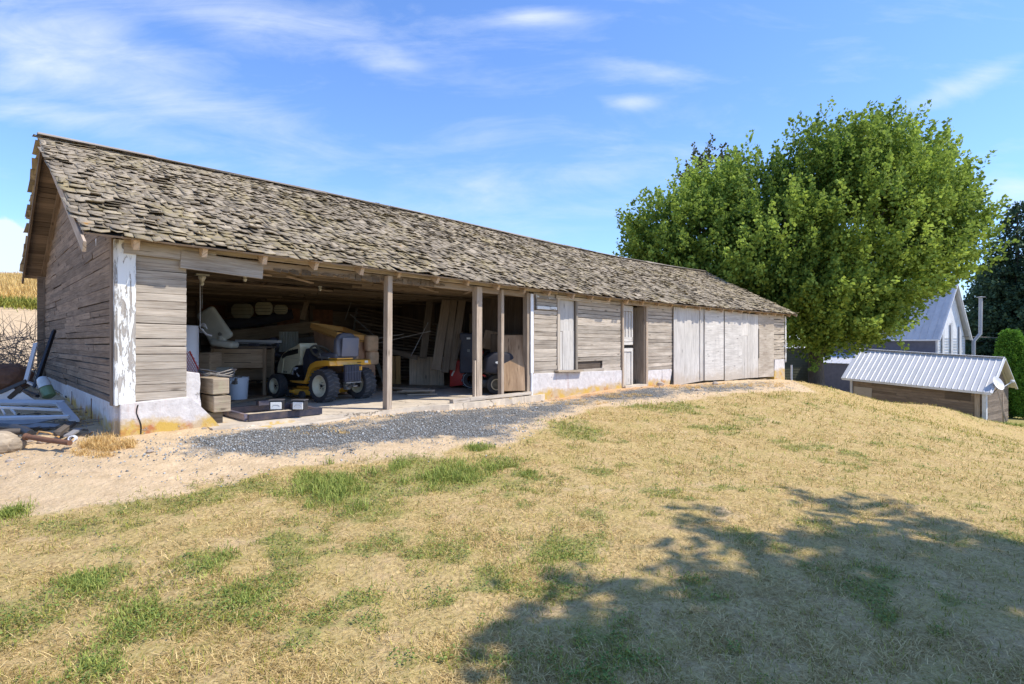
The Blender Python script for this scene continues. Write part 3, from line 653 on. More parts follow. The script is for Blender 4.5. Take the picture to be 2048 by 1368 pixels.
# ---- shingles
def shingles(name, side, wmin, wmax, slope_len, expo=.128):
    V = []; UV = []; T = []; cnt = 0; rows = int(slope_len / expo) + 1
    for r in range(rows + 1):
        s0 = r * expo; f0 = s0 / slope_len; x0 = -.34 - .06 * f0; x1 = 20.78 + .65 * f0; x = x0 - random.uniform(0, .08)
        while x < x1:
            wd = random.uniform(wmin, wmax); xa, xb = x + random.uniform(.002, .008), min(x + wd, x1 + .04); x += wd
            if random.random() < .022 and r > 1: continue
            if xb - xa < .03: continue
            ln = .40; js = random.gauss(0, .011) + .018 * math.sin(xa * 1.7 + r * .6) * (fbm(xa * .4, r * .2, 9) - .2) - (.035 if random.random() < .05 else 0)
            th = random.uniform(.006, .011); lift = random.uniform(.010, .021); curl = random.random() ** 2.6 * .034; tw = random.gauss(0, .007); cup = random.gauss(.004, .006)
            if random.random() < .02: curl += .035
            skew = random.gauss(0, .018); tn = min(1.35, max(.4, random.gauss(.92, .15) + .25 * (fbm(xa * .7, s0 * .9, 8) - .5)))
            if random.random() < .02: tn = 1.5
            sag = (fbm(xa * .55, s0 * .8, 14) - .5) * .07
            for lay in (1, 0):
                for j, q in enumerate((0.0, .14, .36, 1.0)):
                    for i, e in enumerate((0.0, .5, 1.0)):
                        sl = s0 + js + q * ln; h = lift * (1 - q) + curl * max(0, 1 - q / .36) ** 2 + tw * (e - .5) * 2 * (1 - q) + cup * (4 * (e - .5) ** 2) * (1 - q)
                        h += th * lay * 1.0 + sag + .004
                        xx = xa + (xb - xa) * e + skew * (0.4 - q) ; f = sl / slope_len
                        p = (roofpt if side == 0 else rearpt)(xx, min(f, 1.004), h); V.append((p.x, p.y, p.z)); UV.append((sl + cnt * .37, xx * 1.0 + cnt * .77))
            T.append(tn); cnt += 1
    V = np.array(V); b = np.arange(cnt)[:, None] * 24; q = []
    for j in range(3):
        for i in range(2):
            a = j * 3 + i; q.append([a, a + 1, a + 4, a + 3]); q.append([a + 12, a + 15, a + 16, a + 13])
        q.append([j * 3, j * 3 + 3, j * 3 + 15, j * 3 + 12]); q.append([j * 3 + 2, j * 3 + 14, j * 3 + 17, j * 3 + 5])
    for i in range(2): q.append([i, i + 12, i + 13, i + 1])
    q = np.array(q); F = (b[:, :, None] + q[None]).reshape(-1, 4)
    if side == 1: F = F[:, ::-1]
    o = fastmesh(name, V, F, MAT['shingle'], np.repeat(np.array(T), len(q)))
    uvl = o.data.uv_layers.new(name='UVMap'); uvl.data.foreach_set('uv', np.array(UV, np.float32)[F.ravel()].ravel()); o.parent = barn; return o
SL = math.hypot(RY - EY, 2.0); SLR = math.hypot(REY - RY, 1.75)
shingles('roof', 0, .07, .185, SL, .118)
rr = shingles('roof', 1, .10, .22, SLR, .15)
# ridge board
m = MB()
for i in range(14):
    a = -.42 + i * 1.56; b = min(a + 1.56, 21.45)
    for s_ in (-1, 1):
        pa = Vector((a, RY + s_ * .055, ridge_z(a) + .055)); pb = Vector((b, RY + s_ * .055, ridge_z(b) + .055))
        m.bar(pa, pb, .085, .012, random.uniform(.8, 1.15), up=(0, s_ * .45, .9), jit=.009)
m.T = [t_ * .55 for t_ in m.T]
m.build('ridge_cap', MAT['siding_wood'], barn)
# ---- sheathing boards seen from below
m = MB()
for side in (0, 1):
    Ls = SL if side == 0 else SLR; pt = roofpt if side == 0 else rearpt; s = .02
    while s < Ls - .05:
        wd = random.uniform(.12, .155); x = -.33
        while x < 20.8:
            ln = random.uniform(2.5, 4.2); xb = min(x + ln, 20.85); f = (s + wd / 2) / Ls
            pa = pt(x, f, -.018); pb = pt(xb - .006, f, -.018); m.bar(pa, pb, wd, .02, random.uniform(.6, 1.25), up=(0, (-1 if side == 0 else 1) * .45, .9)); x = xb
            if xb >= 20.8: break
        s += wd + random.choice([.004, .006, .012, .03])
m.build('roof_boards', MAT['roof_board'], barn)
# black layer added between boards and shingles to stop daylight
m = MB()
for side in (0, 1):
    pt = roofpt if side == 0 else rearpt; xs = np.linspace(-.32, 20.8, 30)
    for i in range(29):
        q = [pt(xs[i], .006, -.003), pt(xs[i + 1], .006, -.003), pt(xs[i + 1], .995, -.003), pt(xs[i], .995, -.003)]; m.poly(q if side == 0 else q[::-1], .6)
m.build('daylight_block', MAT['hole_dark'], barn)
# ---- rafters
for i in range(30):
    x = .15 + i * .70
    if x > 20.7: break
    m = MB(); tt = random.uniform(.85, 1.2); e = random.uniform(-.012, .014)
    m.bar(roofpt(x, .022 + e, -.088), roofpt(x, .985, -.088), .055, .125, tt * 1.15, up=(0, -.45, .9), jit=.003)
    m.bar(rearpt(x, .02, -.075), rearpt(x, .985, -.075), .045, .09, tt, up=(0, .45, .9))
    if i % 3 == 1: m.bar((x + .05, .9, roof_under(x, .9) - .02), (x + .05, 6.6, roof_under(x, 6.6) - .02), .03, .09, tt * .8)
    m.build('rafter', MAT['rafter_wood'], barn)
# flat ceiling of loose battens at plate height, cross joists above them
m = MB(); y_ = .30; k = 0
while y_ < 7.1:
    for q in range(2):
        z0 = 2.065 - .01 * q + random.gauss(0, .012); m.bar((.08 + q * 3.75, y_, z0), (3.83 + q * 3.75, y_ + random.gauss(0, .03), z0 + random.gauss(0, .012)), random.choice([.04, .05, .07]), .04, random.uniform(.2, .6), jit=.004)
    y_ += random.uniform(.26, .46)
m.build('ceiling_battens', MAT['rafter_wood'], barn)
m = MB()
for k in range(8): m.bar((.35 + k * .98, .12, 2.14), (.35 + k * .98 + random.gauss(0, .05), 7.2, 2.15), .05, .10, random.uniform(.6, 1.1))
for (a, b) in (((2.2, .6), (2.9, 1.3)), ((1.5, .35), (2.0, .75)), ((4.5, .5), (5.4, 1.2)), ((5.6, .4), (6.0, 1.1))): m.bar((*a, 2.02), (*b, 2.03), .05, .02, 1.1)
m.build('ceiling_joists', MAT['rafter_wood'], barn)
# frieze boards between rafter tails and the header beam over the opening
m = MB(); x = .05
while x < 20.35:
    b = min(x + random.uniform(2.2, 3.4), 20.38); m.bar((x, -.035, eave_z(x) + .03), (b - .005, -.035, eave_z(b) + .03), .022, .12, random.uniform(.75, 1.1), jit=.004); x = b
m.build('frieze_board', MAT['siding_wood'], barn)
m = MB()
m.bar((.62, -.075, 2.045), (1.58, -.075, 1.985), .03, .20, .80, jit=.006)
m.bar((.06, -.062, 2.13), (1.02, -.062, 2.10), .026, .15, .9, jit=.005)
m.build('opening_board', MAT['siding_wood'], barn, props={'label': 'loose grey board nailed across the top corner of the opening'})
m = MB(); m.bar((.7, .06, 2.09), (3.4, .06, 2.05), .09, .10, .8); m.bar((3.4, .06, 2.05), (6.75, .06, 1.985), .09, .10, .75)
# torn fibre hanging below the header
for k in range(34):
    xa = 1.75 + k * .085 + random.uniform(0, .05); m.bar((xa, .0, 2.03), (xa + .09, .005, 2.02), .012, random.uniform(.02, .10) * (1 if k % 12 < 7 else .3), random.uniform(.3, .5), jit=.012)
m.build('header_beam', MAT['rafter_wood'], barn)

# ---- wall boards
def siding(m, x0, x1, z0, z1, y=0.0, cut=None, hole=None, bh=.088, wob=.003, tmul=1.0, jmin=1.2):
    """horizontal boards on the front plane; z0,z1 may be functions of x"""
    f0 = z0 if callable(z0) else (lambda x: z0); f1 = z1 if callable(z1) else (lambda x: z1)
    n = int(round((f1((x0 + x1) / 2) - f0((x0 + x1) / 2)) / bh))
    for k in range(n):
        t0, t1 = k / n, (k + 1) / n; x = x0 if not (cut and f0(x0) + (f1(x0) - f0(x0)) * t1 < cut[1]) else cut[0]
        while x < x1 - .01:
            xe = min(x + random.uniform(jmin, jmin * 2.6), x1)
            if x1 - xe < .3: xe = x1
            zz = lambda x_, t: f0(x_) + (f1(x_) - f0(x_)) * t
            a = Vector((x + .002, y - .012, (zz(x, t0) + zz(x, t1)) / 2)); b = Vector((xe - .002, y - .012, (zz(xe, t0) + zz(xe, t1)) / 2))
            hgt = (zz(x, t1) - zz(x, t0)) - random.uniform(.004, .012)
            if not (hole and hole[0] < (a.x + b.x) / 2 < hole[1] and hole[2] < a.z < hole[3]):
                dz = random.gauss(0, wob); a.z += dz; b.z += random.gauss(0, wob); yy = random.gauss(0, .003)
                a.y += yy; b.y += yy; m.bar(a, b, .022, hgt, random.uniform(.72, 1.16) * tmul, jit=.0025, up=(0, -.10, 1))
            x = xe
def top(x): return eave_z(x) - .035
m = MB(); siding(m, .17, .70, .375, lambda x: top(x) - .0, jmin=.9); m.build('front_siding', MAT['siding_wood'], barn)
m = MB(); siding(m, 6.86, 7.56, .40, top, jmin=.9); m.build('front_siding', MAT['siding_wood'], barn)
m = MB()
siding(m, 8.24, 9.86, .37, top, cut=(9.14, .64), jmin=1.0); m.bar((8.22, -.02, .40), (9.2, -.02, .41), .024, .10, .95)
m.build('front_siding', MAT['siding_wood'], barn, props={'label': 'grey clapboards with a missing strip that leaves a dark gap low down'})
m = MB(); siding(m, 11.05, 12.3, .335, top); m.build('front_siding', MAT['siding_wood'], barn)
m = MB(); siding(m, 19.28, LX - .02, .42, top, jmin=.6, wob=.012); m.build('front_siding', MAT['siding_wood'], barn)
# dark sheets added behind the siding so gaps between boards read dark
for (a, b) in ((.17, .69), (6.8, 9.9), (11.0, LX - .02)): m = MB(); m.box(((a + b) / 2, .03, 1.2), (b - a, .03, 1.72), tint=.6); m.build('gap_backing', MAT['inside_wood'], barn)
m = MB(); m.box((.035, WY / 2, 1.3), (.02, WY - .1, 1.9), tint=.6)
m.prism([(.1, 2.251), (WY - .1, 2.251), (RY, 4.0)], .026, .044, ((0, 0, 0), (0, 1, 0), (0, 0, 1)), .6)
m.build('gap_backing', MAT['inside_wood'], barn)
# gable end boards (facing left in the picture)
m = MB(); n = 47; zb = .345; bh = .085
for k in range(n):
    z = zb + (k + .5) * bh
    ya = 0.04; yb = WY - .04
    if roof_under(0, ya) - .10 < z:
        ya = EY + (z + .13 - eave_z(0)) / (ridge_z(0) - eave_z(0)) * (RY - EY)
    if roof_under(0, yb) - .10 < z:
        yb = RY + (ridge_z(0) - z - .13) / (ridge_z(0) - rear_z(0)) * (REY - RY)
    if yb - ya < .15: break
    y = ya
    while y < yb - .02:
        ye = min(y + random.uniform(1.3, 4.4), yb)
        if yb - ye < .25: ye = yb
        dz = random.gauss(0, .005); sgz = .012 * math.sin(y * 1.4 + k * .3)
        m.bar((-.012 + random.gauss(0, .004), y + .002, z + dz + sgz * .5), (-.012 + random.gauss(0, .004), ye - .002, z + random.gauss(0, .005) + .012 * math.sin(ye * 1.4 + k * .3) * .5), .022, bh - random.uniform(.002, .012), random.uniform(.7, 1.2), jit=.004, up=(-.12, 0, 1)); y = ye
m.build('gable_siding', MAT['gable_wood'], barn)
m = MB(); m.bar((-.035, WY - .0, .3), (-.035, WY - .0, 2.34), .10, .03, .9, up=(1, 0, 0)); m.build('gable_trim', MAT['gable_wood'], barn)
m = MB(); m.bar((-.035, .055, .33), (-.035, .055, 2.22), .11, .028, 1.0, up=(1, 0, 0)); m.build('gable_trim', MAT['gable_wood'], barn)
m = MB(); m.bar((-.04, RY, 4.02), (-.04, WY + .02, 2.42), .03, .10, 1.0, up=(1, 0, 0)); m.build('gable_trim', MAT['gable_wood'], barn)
# corner board, peeling white
m = MB(); m.bar((.085, -.045, .345), (.085, -.045, 2.20), .175, .030, 1.0, up=(0, -1, 0), jit=.004)
m.bar((-.015, -.028, .335), (-.015, -.028, 2.2), .03, .07, .8, up=(0, -1, 0), jit=.004); m.build('corner_board', MAT['peeling_white'], barn, props={'label': 'corner board with peeling white paint'})
# barge boards
m = MB(); a = roofpt(-.37, 1.03, -.07); b = roofpt(-.345, -.03, -.09); m.bar(a, b + (b - a) * .015, .03, .105, 1.1, up=(0, -.45, .9), jit=.006)
m.build('barge_board', MAT['post_wood'], barn)
m = MB(); a = rearpt(-.37, 1.0, -.06); b = rearpt(-.345, -.02, -.06); m.bar(a, b, .03, .10, .7, up=(0, .45, .9), jit=.005); m.build('barge_board', MAT['gable_wood'], barn)
m = MB(); m.bar(roofpt(20.83, 0, -.05), roofpt(21.45, 1.0, -.05), .03, .09, 1.0, up=(0, -.45, .9)); m.build('barge_board', MAT['siding_wood'], barn)
m = MB(); m.prism([(0, 0), (.055, .005), (.03, -.09)], 0, .004, ((-.06, .95, 2.33), (0, -1, 0), (0, 0, 1))); m.build('tin_patch', MAT['white_paint'], barn)

# ---- footing
m = MB()
gz = lambda x, y: min(hz(x, y) - .25, -.25)
m.prism([(.02, gz(.3, -.2)), (1.13, -.4), (1.10, -.05), (1.04, .02), (.98, .10), (.93, .16), (.86, .24), (.80, .33), (.72, .37), (.70, .385), (.02, .355)], -.30, .065, ((0, 0, 0), (1, 0, 0), (0, 0, 1)), bev=.012)
m_ = MB(); zc = .33; xc = .19; pc = []
while zc > -.25: pc.append((xc, zc)); zc -= .045; xc += random.gauss(.002, .008)
m_.prism([(a - .004 - random.random() * .006, b) for a, b in pc] + [(a + .004 + random.random() * .006, b) for a, b in pc[::-1]], .064, .069, ((0, 0, 0), (1, 0, 0), (0, 0, 1))); m_.build('crack', MAT['hole_dark'], barn)
for (y0_, z0_) in ((1.56, .30), (3.42, .28)):
    m_ = MB(); m_.bar((-.024, y0_, z0_), (-.024, y0_ + .01, -.05), .012, .008, 1.0, up=(1, 0, 0)); m_.build('rust_streak', MAT['rust_steel'], barn)
# low stub wall inside the opening
m.prism([(.66, -.1), (.90, -.1), (.89, .30), (.86, .42), (.885, .52), (.875, .66), (.66, .70)], -.28, -.085, ((0, 0, 0), (1, 0, 0), (0, 0, 1)), bev=.012)
m.build('footing', MAT['whitewash'], barn)
m = MB(); y = .02
for k in range(4):
    ye = [1.55, 3.4, 5.3, WY][k]; m.prism([(y, -.3), (ye - .012, -.3), (ye - .012, .345), (y, .345)], -.02, .16, ((0, 0, 0), (0, 1, 0), (0, 0, 1)), bev=.006); y = ye
m.build('footing', MAT['whitewash'], barn)
m = MB(); m.prism([(6.72, -.35), (9.92, -.35), (9.92, .38), (6.86, .42), (6.80, .38), (6.74, .22)], -.2, .045, ((0, 0, 0), (1, 0, 0), (0, 0, 1)), bev=.008); m.build('footing', MAT['whitewash'], barn)
m = MB(); m.prism([(10.98, -.45), (11.72, -.45), (11.72, .33), (10.98, .33)], -.2, .03, ((0, 0, 0), (1, 0, 0), (0, 0, 1)), bev=.008)
m.prism([(11.735, -.45), (12.5, -.45), (12.22, .33), (11.735, .33)], -.2, .03, ((0, 0, 0), (1, 0, 0), (0, 0, 1)), bev=.008); m.build('footing', MAT['whitewash'], barn)
m = MB(); m.prism([(19.3, -.9), (20.42, -.9), (20.36, .42), (19.42, .42)], -.2, .03, ((0, 0, 0), (1, 0, 0), (0, 0, 1)), bev=.008)
m.box((20.3, 3.7, -.3), (.2, 7.2, 1.4)); m.build('footing', MAT['whitewash'], barn)
m = MB(); m.box((10, WY + .02, .0), (20, .2, .68)); m.build('footing', MAT['whitewash'], barn)
# floor slab with a broken front lip
bm = bmesh.new(); pts = []
xs = np.linspace(.92, 6.95, 44)
for i, x in enumerate(xs):
    pts.append((x, -.15 + random.uniform(-.035, .03) - .10 * (x < 1.4) - (.06 if 4.4 < x < 5.6 else 0)))
m = MB(); m.prism([(p[0], p[1]) for p in pts] + [(7.5, -.1 + .2), (7.5, 7.25), (.1, 7.25), (.1, .12), (.92, .12)], -.35, 0.0, ((0, 0, 0), (1, 0, 0), (0, 1, 0)))
m.prism([(1.0, -.10), (2.9, -.10), (2.6, -.33), (2.0, -.42), (1.35, -.38), (1.0, -.30)], -.30, -.03, ((0, 0, 0), (1, 0, 0), (0, 1, 0)), bev=.02)
m.build('floor_slab', MAT['concrete'], barn)
m = MB()
for i in range(46):
    x = random.uniform(1.0, 6.9); r_ = random.uniform(.012, .045); m.ico((x, -.2 - random.random() ** 2 * .35, hz(x, -.4) + r_ * .3), r_, 1, .25, (1, .8, .55), random.uniform(.8, 1.15))
tag(m.build('concrete_rubble', MAT['concrete']), 'crumbled bits of concrete along the broken lip of the barn floor', 'rubble', kind='stuff')

# ---- posts of the open front
def post(x, wx, wy, z0, tt, name='post', mat='post_wood', y=.0, lean=0.0, extra=None):
    m = MB(); zt = eave_z(x) - .06; m.bar((x, y, z0), (x + lean, y, zt), wx, wy, tt, up=(0, -1, 0), jit=.004)
    if extra: extra(m)
    return m.build(name, MAT[mat], barn)
post(3.48, .085, .12, 0.0, .95, y=-.06, lean=.02, extra=lambda m: (m.bar((3.56, -.02, .02), (3.56, -.02, .95), .02, .05, .8, up=(0, -1, 0)), m.box((3.40, -.08, -.012), (.13, .12, .03), tint=.6)))
post(5.37, .12, .13, .02, 1.0, y=-.02, extra=lambda m: m.bar((5.285, -.05, .06), (5.285, -.05, .72), .03, .05, 1.2, up=(0, -1, 0)))
post(6.0, .07, .10, .04, .95, y=.02)
post(6.70, .09, .12, 0.0, .8, y=.02)
m = MB(); m.bar((6.765, -.06, .44), (6.765, -.06, 2.0), .075, .022, 1.15, up=(0, -1, 0)); m.bar((6.765, -.055, 0.0), (6.765, -.055, .44), .045, .03, 1.0, up=(0, -1, 0))
m.build('door_trim', MAT['white_paint'], barn, props={'label': 'white painted strip on the last post of the open bay'})
m = MB(); m.bar((6.845, .0, .38), (6.845, .0, 2.0), .06, .05, .8, up=(0, -1, 0)); m.build('wall_stud', MAT['rust_steel'] if False else MAT['post_wood'], barn)
m = MB(); m.bar((4.72, -.10, .03), (5.46, -.09, .045), .10, .07, 1.1, jit=.006); m.bar((5.1, -.11, .045), (6.72, -.07, .05), .09, .05, 1.0, jit=.005); m.build('sill_beam', MAT['siding_wood'], barn)
# pulled-down door track remains at the top of this bay
m = MB(); m.bar((6.92, -.05, 1.74), (7.52, -.05, 1.74), .03, .06, 1.0); m.bar((6.92, -.05, 1.95), (7.5, -.05, 1.93), .02, .05, .8); m.bar((6.9, -.05, 1.7), (6.9, -.05, 2.0), .03, .03, .7, up=(0, -1, 0)); m.build('door_track', MAT['trim_white'], barn)

# ---- boarded-up window
wb = MB(); wb.bar((7.60, -.03, .42), (7.60, -.03, 1.98), .075, .03, 1.0, up=(0, -1, 0)); wb.bar((8.20, -.02, .46), (8.20, -.02, 1.96), .05, .05, .55, up=(0, -1, 0)); wb.bar((7.50, -.045, 1.985), (8.7, -.045, 1.955), .03, .07, 1.0)
wf = wb.build('window_frame', MAT['siding_wood'], barn, props={'label': 'window opening covered with plywood'})
m = MB(); m.box((7.90, .015, 1.62), (.50, .014, .68), ax=2, tint=.98); m.box((7.97, .012, .87), (.38, .014, .84), ax=2, tint=1.02); m.bar((7.71, .006, .46), (7.71, .006, 1.27), .10, .014, 1.0, up=(0, -1, 0)); m.build('plywood_cover', MAT['plywood_grey'], wf)
m = MB(); m.bar((7.48, -.08, .445), (8.32, -.08, .43), .12, .035, 1.05, jit=.004); m.build('sill', MAT['timber_end'], wf)
m = MB(); m.box((8.7, .06, .5), (.9, .02, .2)); m.box((8.55, .04, .5), (.012, .012, .18), tint=9); m.build('gap', MAT['hole_dark'], barn)
# ---- plank door in a deep opening
m = MB(); m.bar((9.915, -.02, -.02), (9.915, -.02, 2.0), .06, .09, .95, up=(0, -1, 0)); m.bar((11.0, -.01, -.04), (11.0, -.01, 1.99), .085, .06, .95, up=(0, -1, 0)); m.bar((9.9, -.05, 1.975), (11.1, -.05, 1.965), .05, .06, .85)
m.box((10.93, .16, .95), (.03, .32, 1.95), ax=2, tint=.75); m.box((10.45, .34, 1.05), (1.3, .02, 2.3), tint=.3, ax=2); m.build('door_frame', MAT['post_wood'], barn)  # includes a dark backing panel added behind the opening to stand for shade
door = MB(); a = R(8); rt = rotz(a); O = Vector((9.97, .02, 0))
def D(x, z, t=0.0): return O + rt @ Vector((x, t, z))
for (xa, xb, z0, z1) in ((0, .58, 1.80, 1.93), (0, .07, 1.05, 1.80), (.51, .58, 1.05, 1.80), (0, .58, 1.05, 1.17), (0, .58, .98, 1.07), (0, .08, .0, .90), (.50, .58, .0, .90), (.08, .50, .82, .90)):
    door.box(D((xa + xb) / 2, (z0 + z1) / 2), (xb - xa, .035, z1 - z0), rt, tint=1.05)
door.box(D(.29, 1.48, .012), (.44, .014, .62), rt, tint=.92, ax=2); door.box(D(.20, 1.48, -.005), (.03, .02, .62), rt, tint=1.1); door.box(D(.39, 1.48, -.005), (.03, .02, .62), rt, tint=1.1)
door.box(D(.20, .42, .01), (.16, .016, .82), rt, tint=1.0, ax=2); door.box(D(.40, .42, .015), (.20, .016, .82), rt, tint=.95, ax=2)
dr_ = door.build('door', MAT['plywood_grey'], barn, props={'label': 'narrow grey plank door standing slightly ajar, with a dark slot'})
m = MB(); m.box(D(.29, .94, .03), (.56, .02, .10), rt); m.build('door_slot', MAT['hole_dark'], dr_)
m = MB(); m.box((10.45, .02, -.06), (.95, .22, .12)); m.build('doorstep', MAT['concrete'], barn)
# ---- big plywood doors
def pw(xa, xb, zb0, zb1, y=-.05, tint=1.0, mat='plywood_grey', tilt=0.0):
    m = MB(); zt0, zt1 = eave_z(xa) - .045, eave_z(xb) - .045; o = len(m.V)
    pts = [(xa, zb0), (xb, zb1), (xb, zt1), (xa, zt0)]; m.prism(pts, -y, -y + .02, ((0, 0, 0), (1, 0, 0), (0, 0, 1)), tint); return m
def relabel(m):    # grain runs up the sheet
    m.U = [(v, u) for (u, v) in m.U]; return m
SK = 0
m = pw(12.26, 13.95, -.12, -.06, tint=1.0); relabel(m); m.build('plywood_door', MAT['plywood_grey'], barn)
m = pw(13.97, 15.22, -.06, -.10, -.058, 1.04); m.bar((13.96, -.09, -.06), (13.96, -.09, 1.96), .03, .02, .9, up=(0, -1, 0)); m.bar((13.72, -.085, -.02), (13.72, -.085, 1.96), .05, .015, 1.05, up=(0, -1, 0)); m.build('plywood_door', MAT['plywood_grey'], barn)
m = pw(15.30, 16.55, -.13, -.12, -.055, .98); m.build('plywood_door', MAT['plywood_grey'], barn)
m = MB()
xs = [16.56, 16.72, 16.95, 17.2, 17.4, 17.65, 17.84]
for i in range(6): m.bar(((xs[i] + xs[i + 1]) / 2, -.06, -.12 - .005 * i), ((xs[i] + xs[i + 1]) / 2, -.06, 1.97), xs[i + 1] - xs[i] - .006, .02, random.uniform(.9, 1.08), up=(0, -1, 0), jit=.004)
m.box((16.75, -.075, 1.50), (.42, .012, .50), tint=1.1, jit=.01); m.build('plywood_door', MAT['plywood_grey'], barn, props={'label': 'plank door with a pale patch near its top'})
m = pw(17.86, 19.22, -.14, -.17, -.05, .86); m.bar((17.86, -.08, .5), (17.86, -.08, 1.5), .03, .03, .4, up=(0, -1, 0)); m.build('plywood_door', MAT['siding_wood'], barn, props={'label': 'last darker plywood door of the row'})
m = MB(); m.box((15.26, -.02, .9), (.08, .02, 2.1)); m.build('gap', MAT['hole_dark'], barn); m = MB(); m.box((19.25, -.02, .9), (.06, .02, 2.1)); m.build('gap', MAT['hole_dark'], barn); m = MB(); m.poly([(12.1, -.045, -.1), (12.34, -.045, -.1), (12.25, -.045, .35)]); m.build('gap', MAT['hole_dark'], barn)
m = MB(); m.bar((LX + .0, -.05, .3), (LX + .0, -.05, 2.0), .07, .03, 1.1, up=(0, -1, 0)); m.build('corner_board', MAT['trim_white'], barn)

# ---- inside: rear wall, partition
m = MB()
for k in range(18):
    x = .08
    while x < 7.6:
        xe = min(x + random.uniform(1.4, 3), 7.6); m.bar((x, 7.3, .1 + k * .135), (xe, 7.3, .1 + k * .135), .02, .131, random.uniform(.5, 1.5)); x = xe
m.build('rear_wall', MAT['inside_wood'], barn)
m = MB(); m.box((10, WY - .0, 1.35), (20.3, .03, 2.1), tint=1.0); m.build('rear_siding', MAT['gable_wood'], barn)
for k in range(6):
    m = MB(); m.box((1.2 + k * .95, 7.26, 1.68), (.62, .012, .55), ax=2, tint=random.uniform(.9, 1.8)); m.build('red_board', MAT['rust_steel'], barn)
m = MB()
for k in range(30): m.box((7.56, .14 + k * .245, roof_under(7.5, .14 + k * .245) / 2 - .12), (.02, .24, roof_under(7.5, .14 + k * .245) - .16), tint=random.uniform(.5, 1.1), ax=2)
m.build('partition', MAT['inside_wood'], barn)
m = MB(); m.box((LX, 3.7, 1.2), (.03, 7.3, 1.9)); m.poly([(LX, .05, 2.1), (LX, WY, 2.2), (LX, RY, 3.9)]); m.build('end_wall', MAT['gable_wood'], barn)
for k, y in enumerate((1.3, 2.8, 4.3, 5.8)): m = MB(); m.bar((.09, y, 0), (.09, y, 2.4), .05, .09, .9, up=(0, -1, 0)); m.build('wall_stud', MAT['inside_wood'], barn)
for k, x in enumerate((1.4, 2.8, 4.2, 5.6)): m = MB(); m.bar((x, 7.22, 0), (x, 7.22, 2.35), .09, .05, 1.0, up=(0, -1, 0)); m.build('wall_stud', MAT['inside_wood'], barn)
# ================================================================== THINGS IN AND AROUND THE BARN
VR = rotz(YAW - R(90))          # turned to face the way the photographer looked
def text_mesh(name, body, size, mat, origin, ex, ey, parent, depth=.002, shear=0.0, align='LEFT'):
    cu = bpy.data.curves.new(name, 'FONT'); cu.body = body; cu.size = size; cu.extrude = depth; cu.shear = shear; cu.align_x = align
    o = bpy.data.objects.new(name, cu); COL.objects.link(o); bpy.context.view_layer.update()
    me = bpy.data.meshes.new_from_object(o.evaluated_get(bpy.context.evaluated_depsgraph_get())); bpy.data.objects.remove(o)
    me.materials.clear(); me.materials.append(mat); ex = Vector(ex).normalized(); ey = Vector(ey).normalized(); ez = ex.cross(ey)
    M = Matrix((ex, ey, ez)).transposed().to_4x4(); M.translation = Vector(origin); me.transform(M)
    t = bpy.data.objects.new(name, me); COL.objects.link(t); t.parent = parent; return t
def tmat(o): return o
# ---------------------------------------------------------------- garden tractor
TR = empty('garden_tractor', (3.65, 1.67, 0), R(101)); tag(TR, 'yellow and cream garden tractor parked facing into the open bay', 'garden tractor')
def wheel(cx, cy, r, wd, out, name='wheel', lugs=22):
    """out = +1 when the hub faces +Y"""
    m = MB(); h = wd / 2; ri = r * .60
    prof = [(ri, -h * .86), (r * .78, -h * .98), (r * .92, -h * .96), (r * .975, -h * .80), (r * .985, 0), (r * .975, h * .80), (r * .92, h * .96), (r * .78, h * .98), (ri, h * .86)]
    m.lathe(prof, (cx, cy, r), (0, 1, 0), 40)
    for k in range(lugs):
        a0 = 2 * math.pi * k / lugs
        for s_ in (-1, 1):
            for j in range(3):
                a = a0 + (.5 if s_ > 0 else 0) * 2 * math.pi / lugs + j * .045; y0 = s_ * (.12 + j * .28) * h; y1 = s_ * (.12 + (j + 1) * .28) * h
                c0 = Vector((math.cos(a), 0, math.sin(a))); c1 = Vector((math.cos(a + .045), 0, math.sin(a + .045)))
                m.bar(Vector((cx, cy + y0, r)) + c0 * r * .985, Vector((cx, cy + y1, r)) + c1 * r * .98, r * .075, r * .05, 1.5, up=tuple(c0))
    o = m.build(name, MAT['tyre_rubber'], TR, smooth='auto')
    m = MB(); q = out
    m.lathe([(ri * 1.06, q * h * .80), (ri * 1.10, q * h * .90), (ri * 1.02, q * h * .93), (ri * .94, q * h * .84), (ri * .90, q * h * .35), (ri * .80, q * h * .12), (ri * .42, q * h * .16), (ri * .36, q * h * .36), (ri * .20, q * h * .38), (.001, q * h * .38)], (cx, cy, r), (0, 1, 0), 40)
    m.lathe([(ri * 1.02, -q * h * .9), (ri * .95, -q * h * .5), (.06, -q * h * .3), (.001, -q * h * .3)], (cx, cy, r), (0, 1, 0), 28)
    rim = m.build('rim', MAT['rim_cream'], o, smooth='auto')
    m = MB(); m.lathe([(ri * .15, q * h * .38), (ri * .15, q * h * .56), (.001, q * h * .58)], (cx, cy, r), (0, 1, 0), 14)
    for k in range(5):
        a = 2 * math.pi * k / 5 + .4; m.lathe([(.009, q * h * .2), (.009, q * h * .42), (.001, q * h * .42)], (cx + math.cos(a) * ri * .32, cy, r + math.sin(a) * ri * .32), (0, 1, 0), 8)
    m.build('hub', MAT['black_steel'], o, smooth='auto'); return o
wheel(0, .41, .287, .245, 1); wheel(0, -.41, .287, .245, -1)
wheel(1.42, .39, .225, .17, 1, lugs=0); wheel(1.42, -.39, .225, .17, -1, lugs=0)
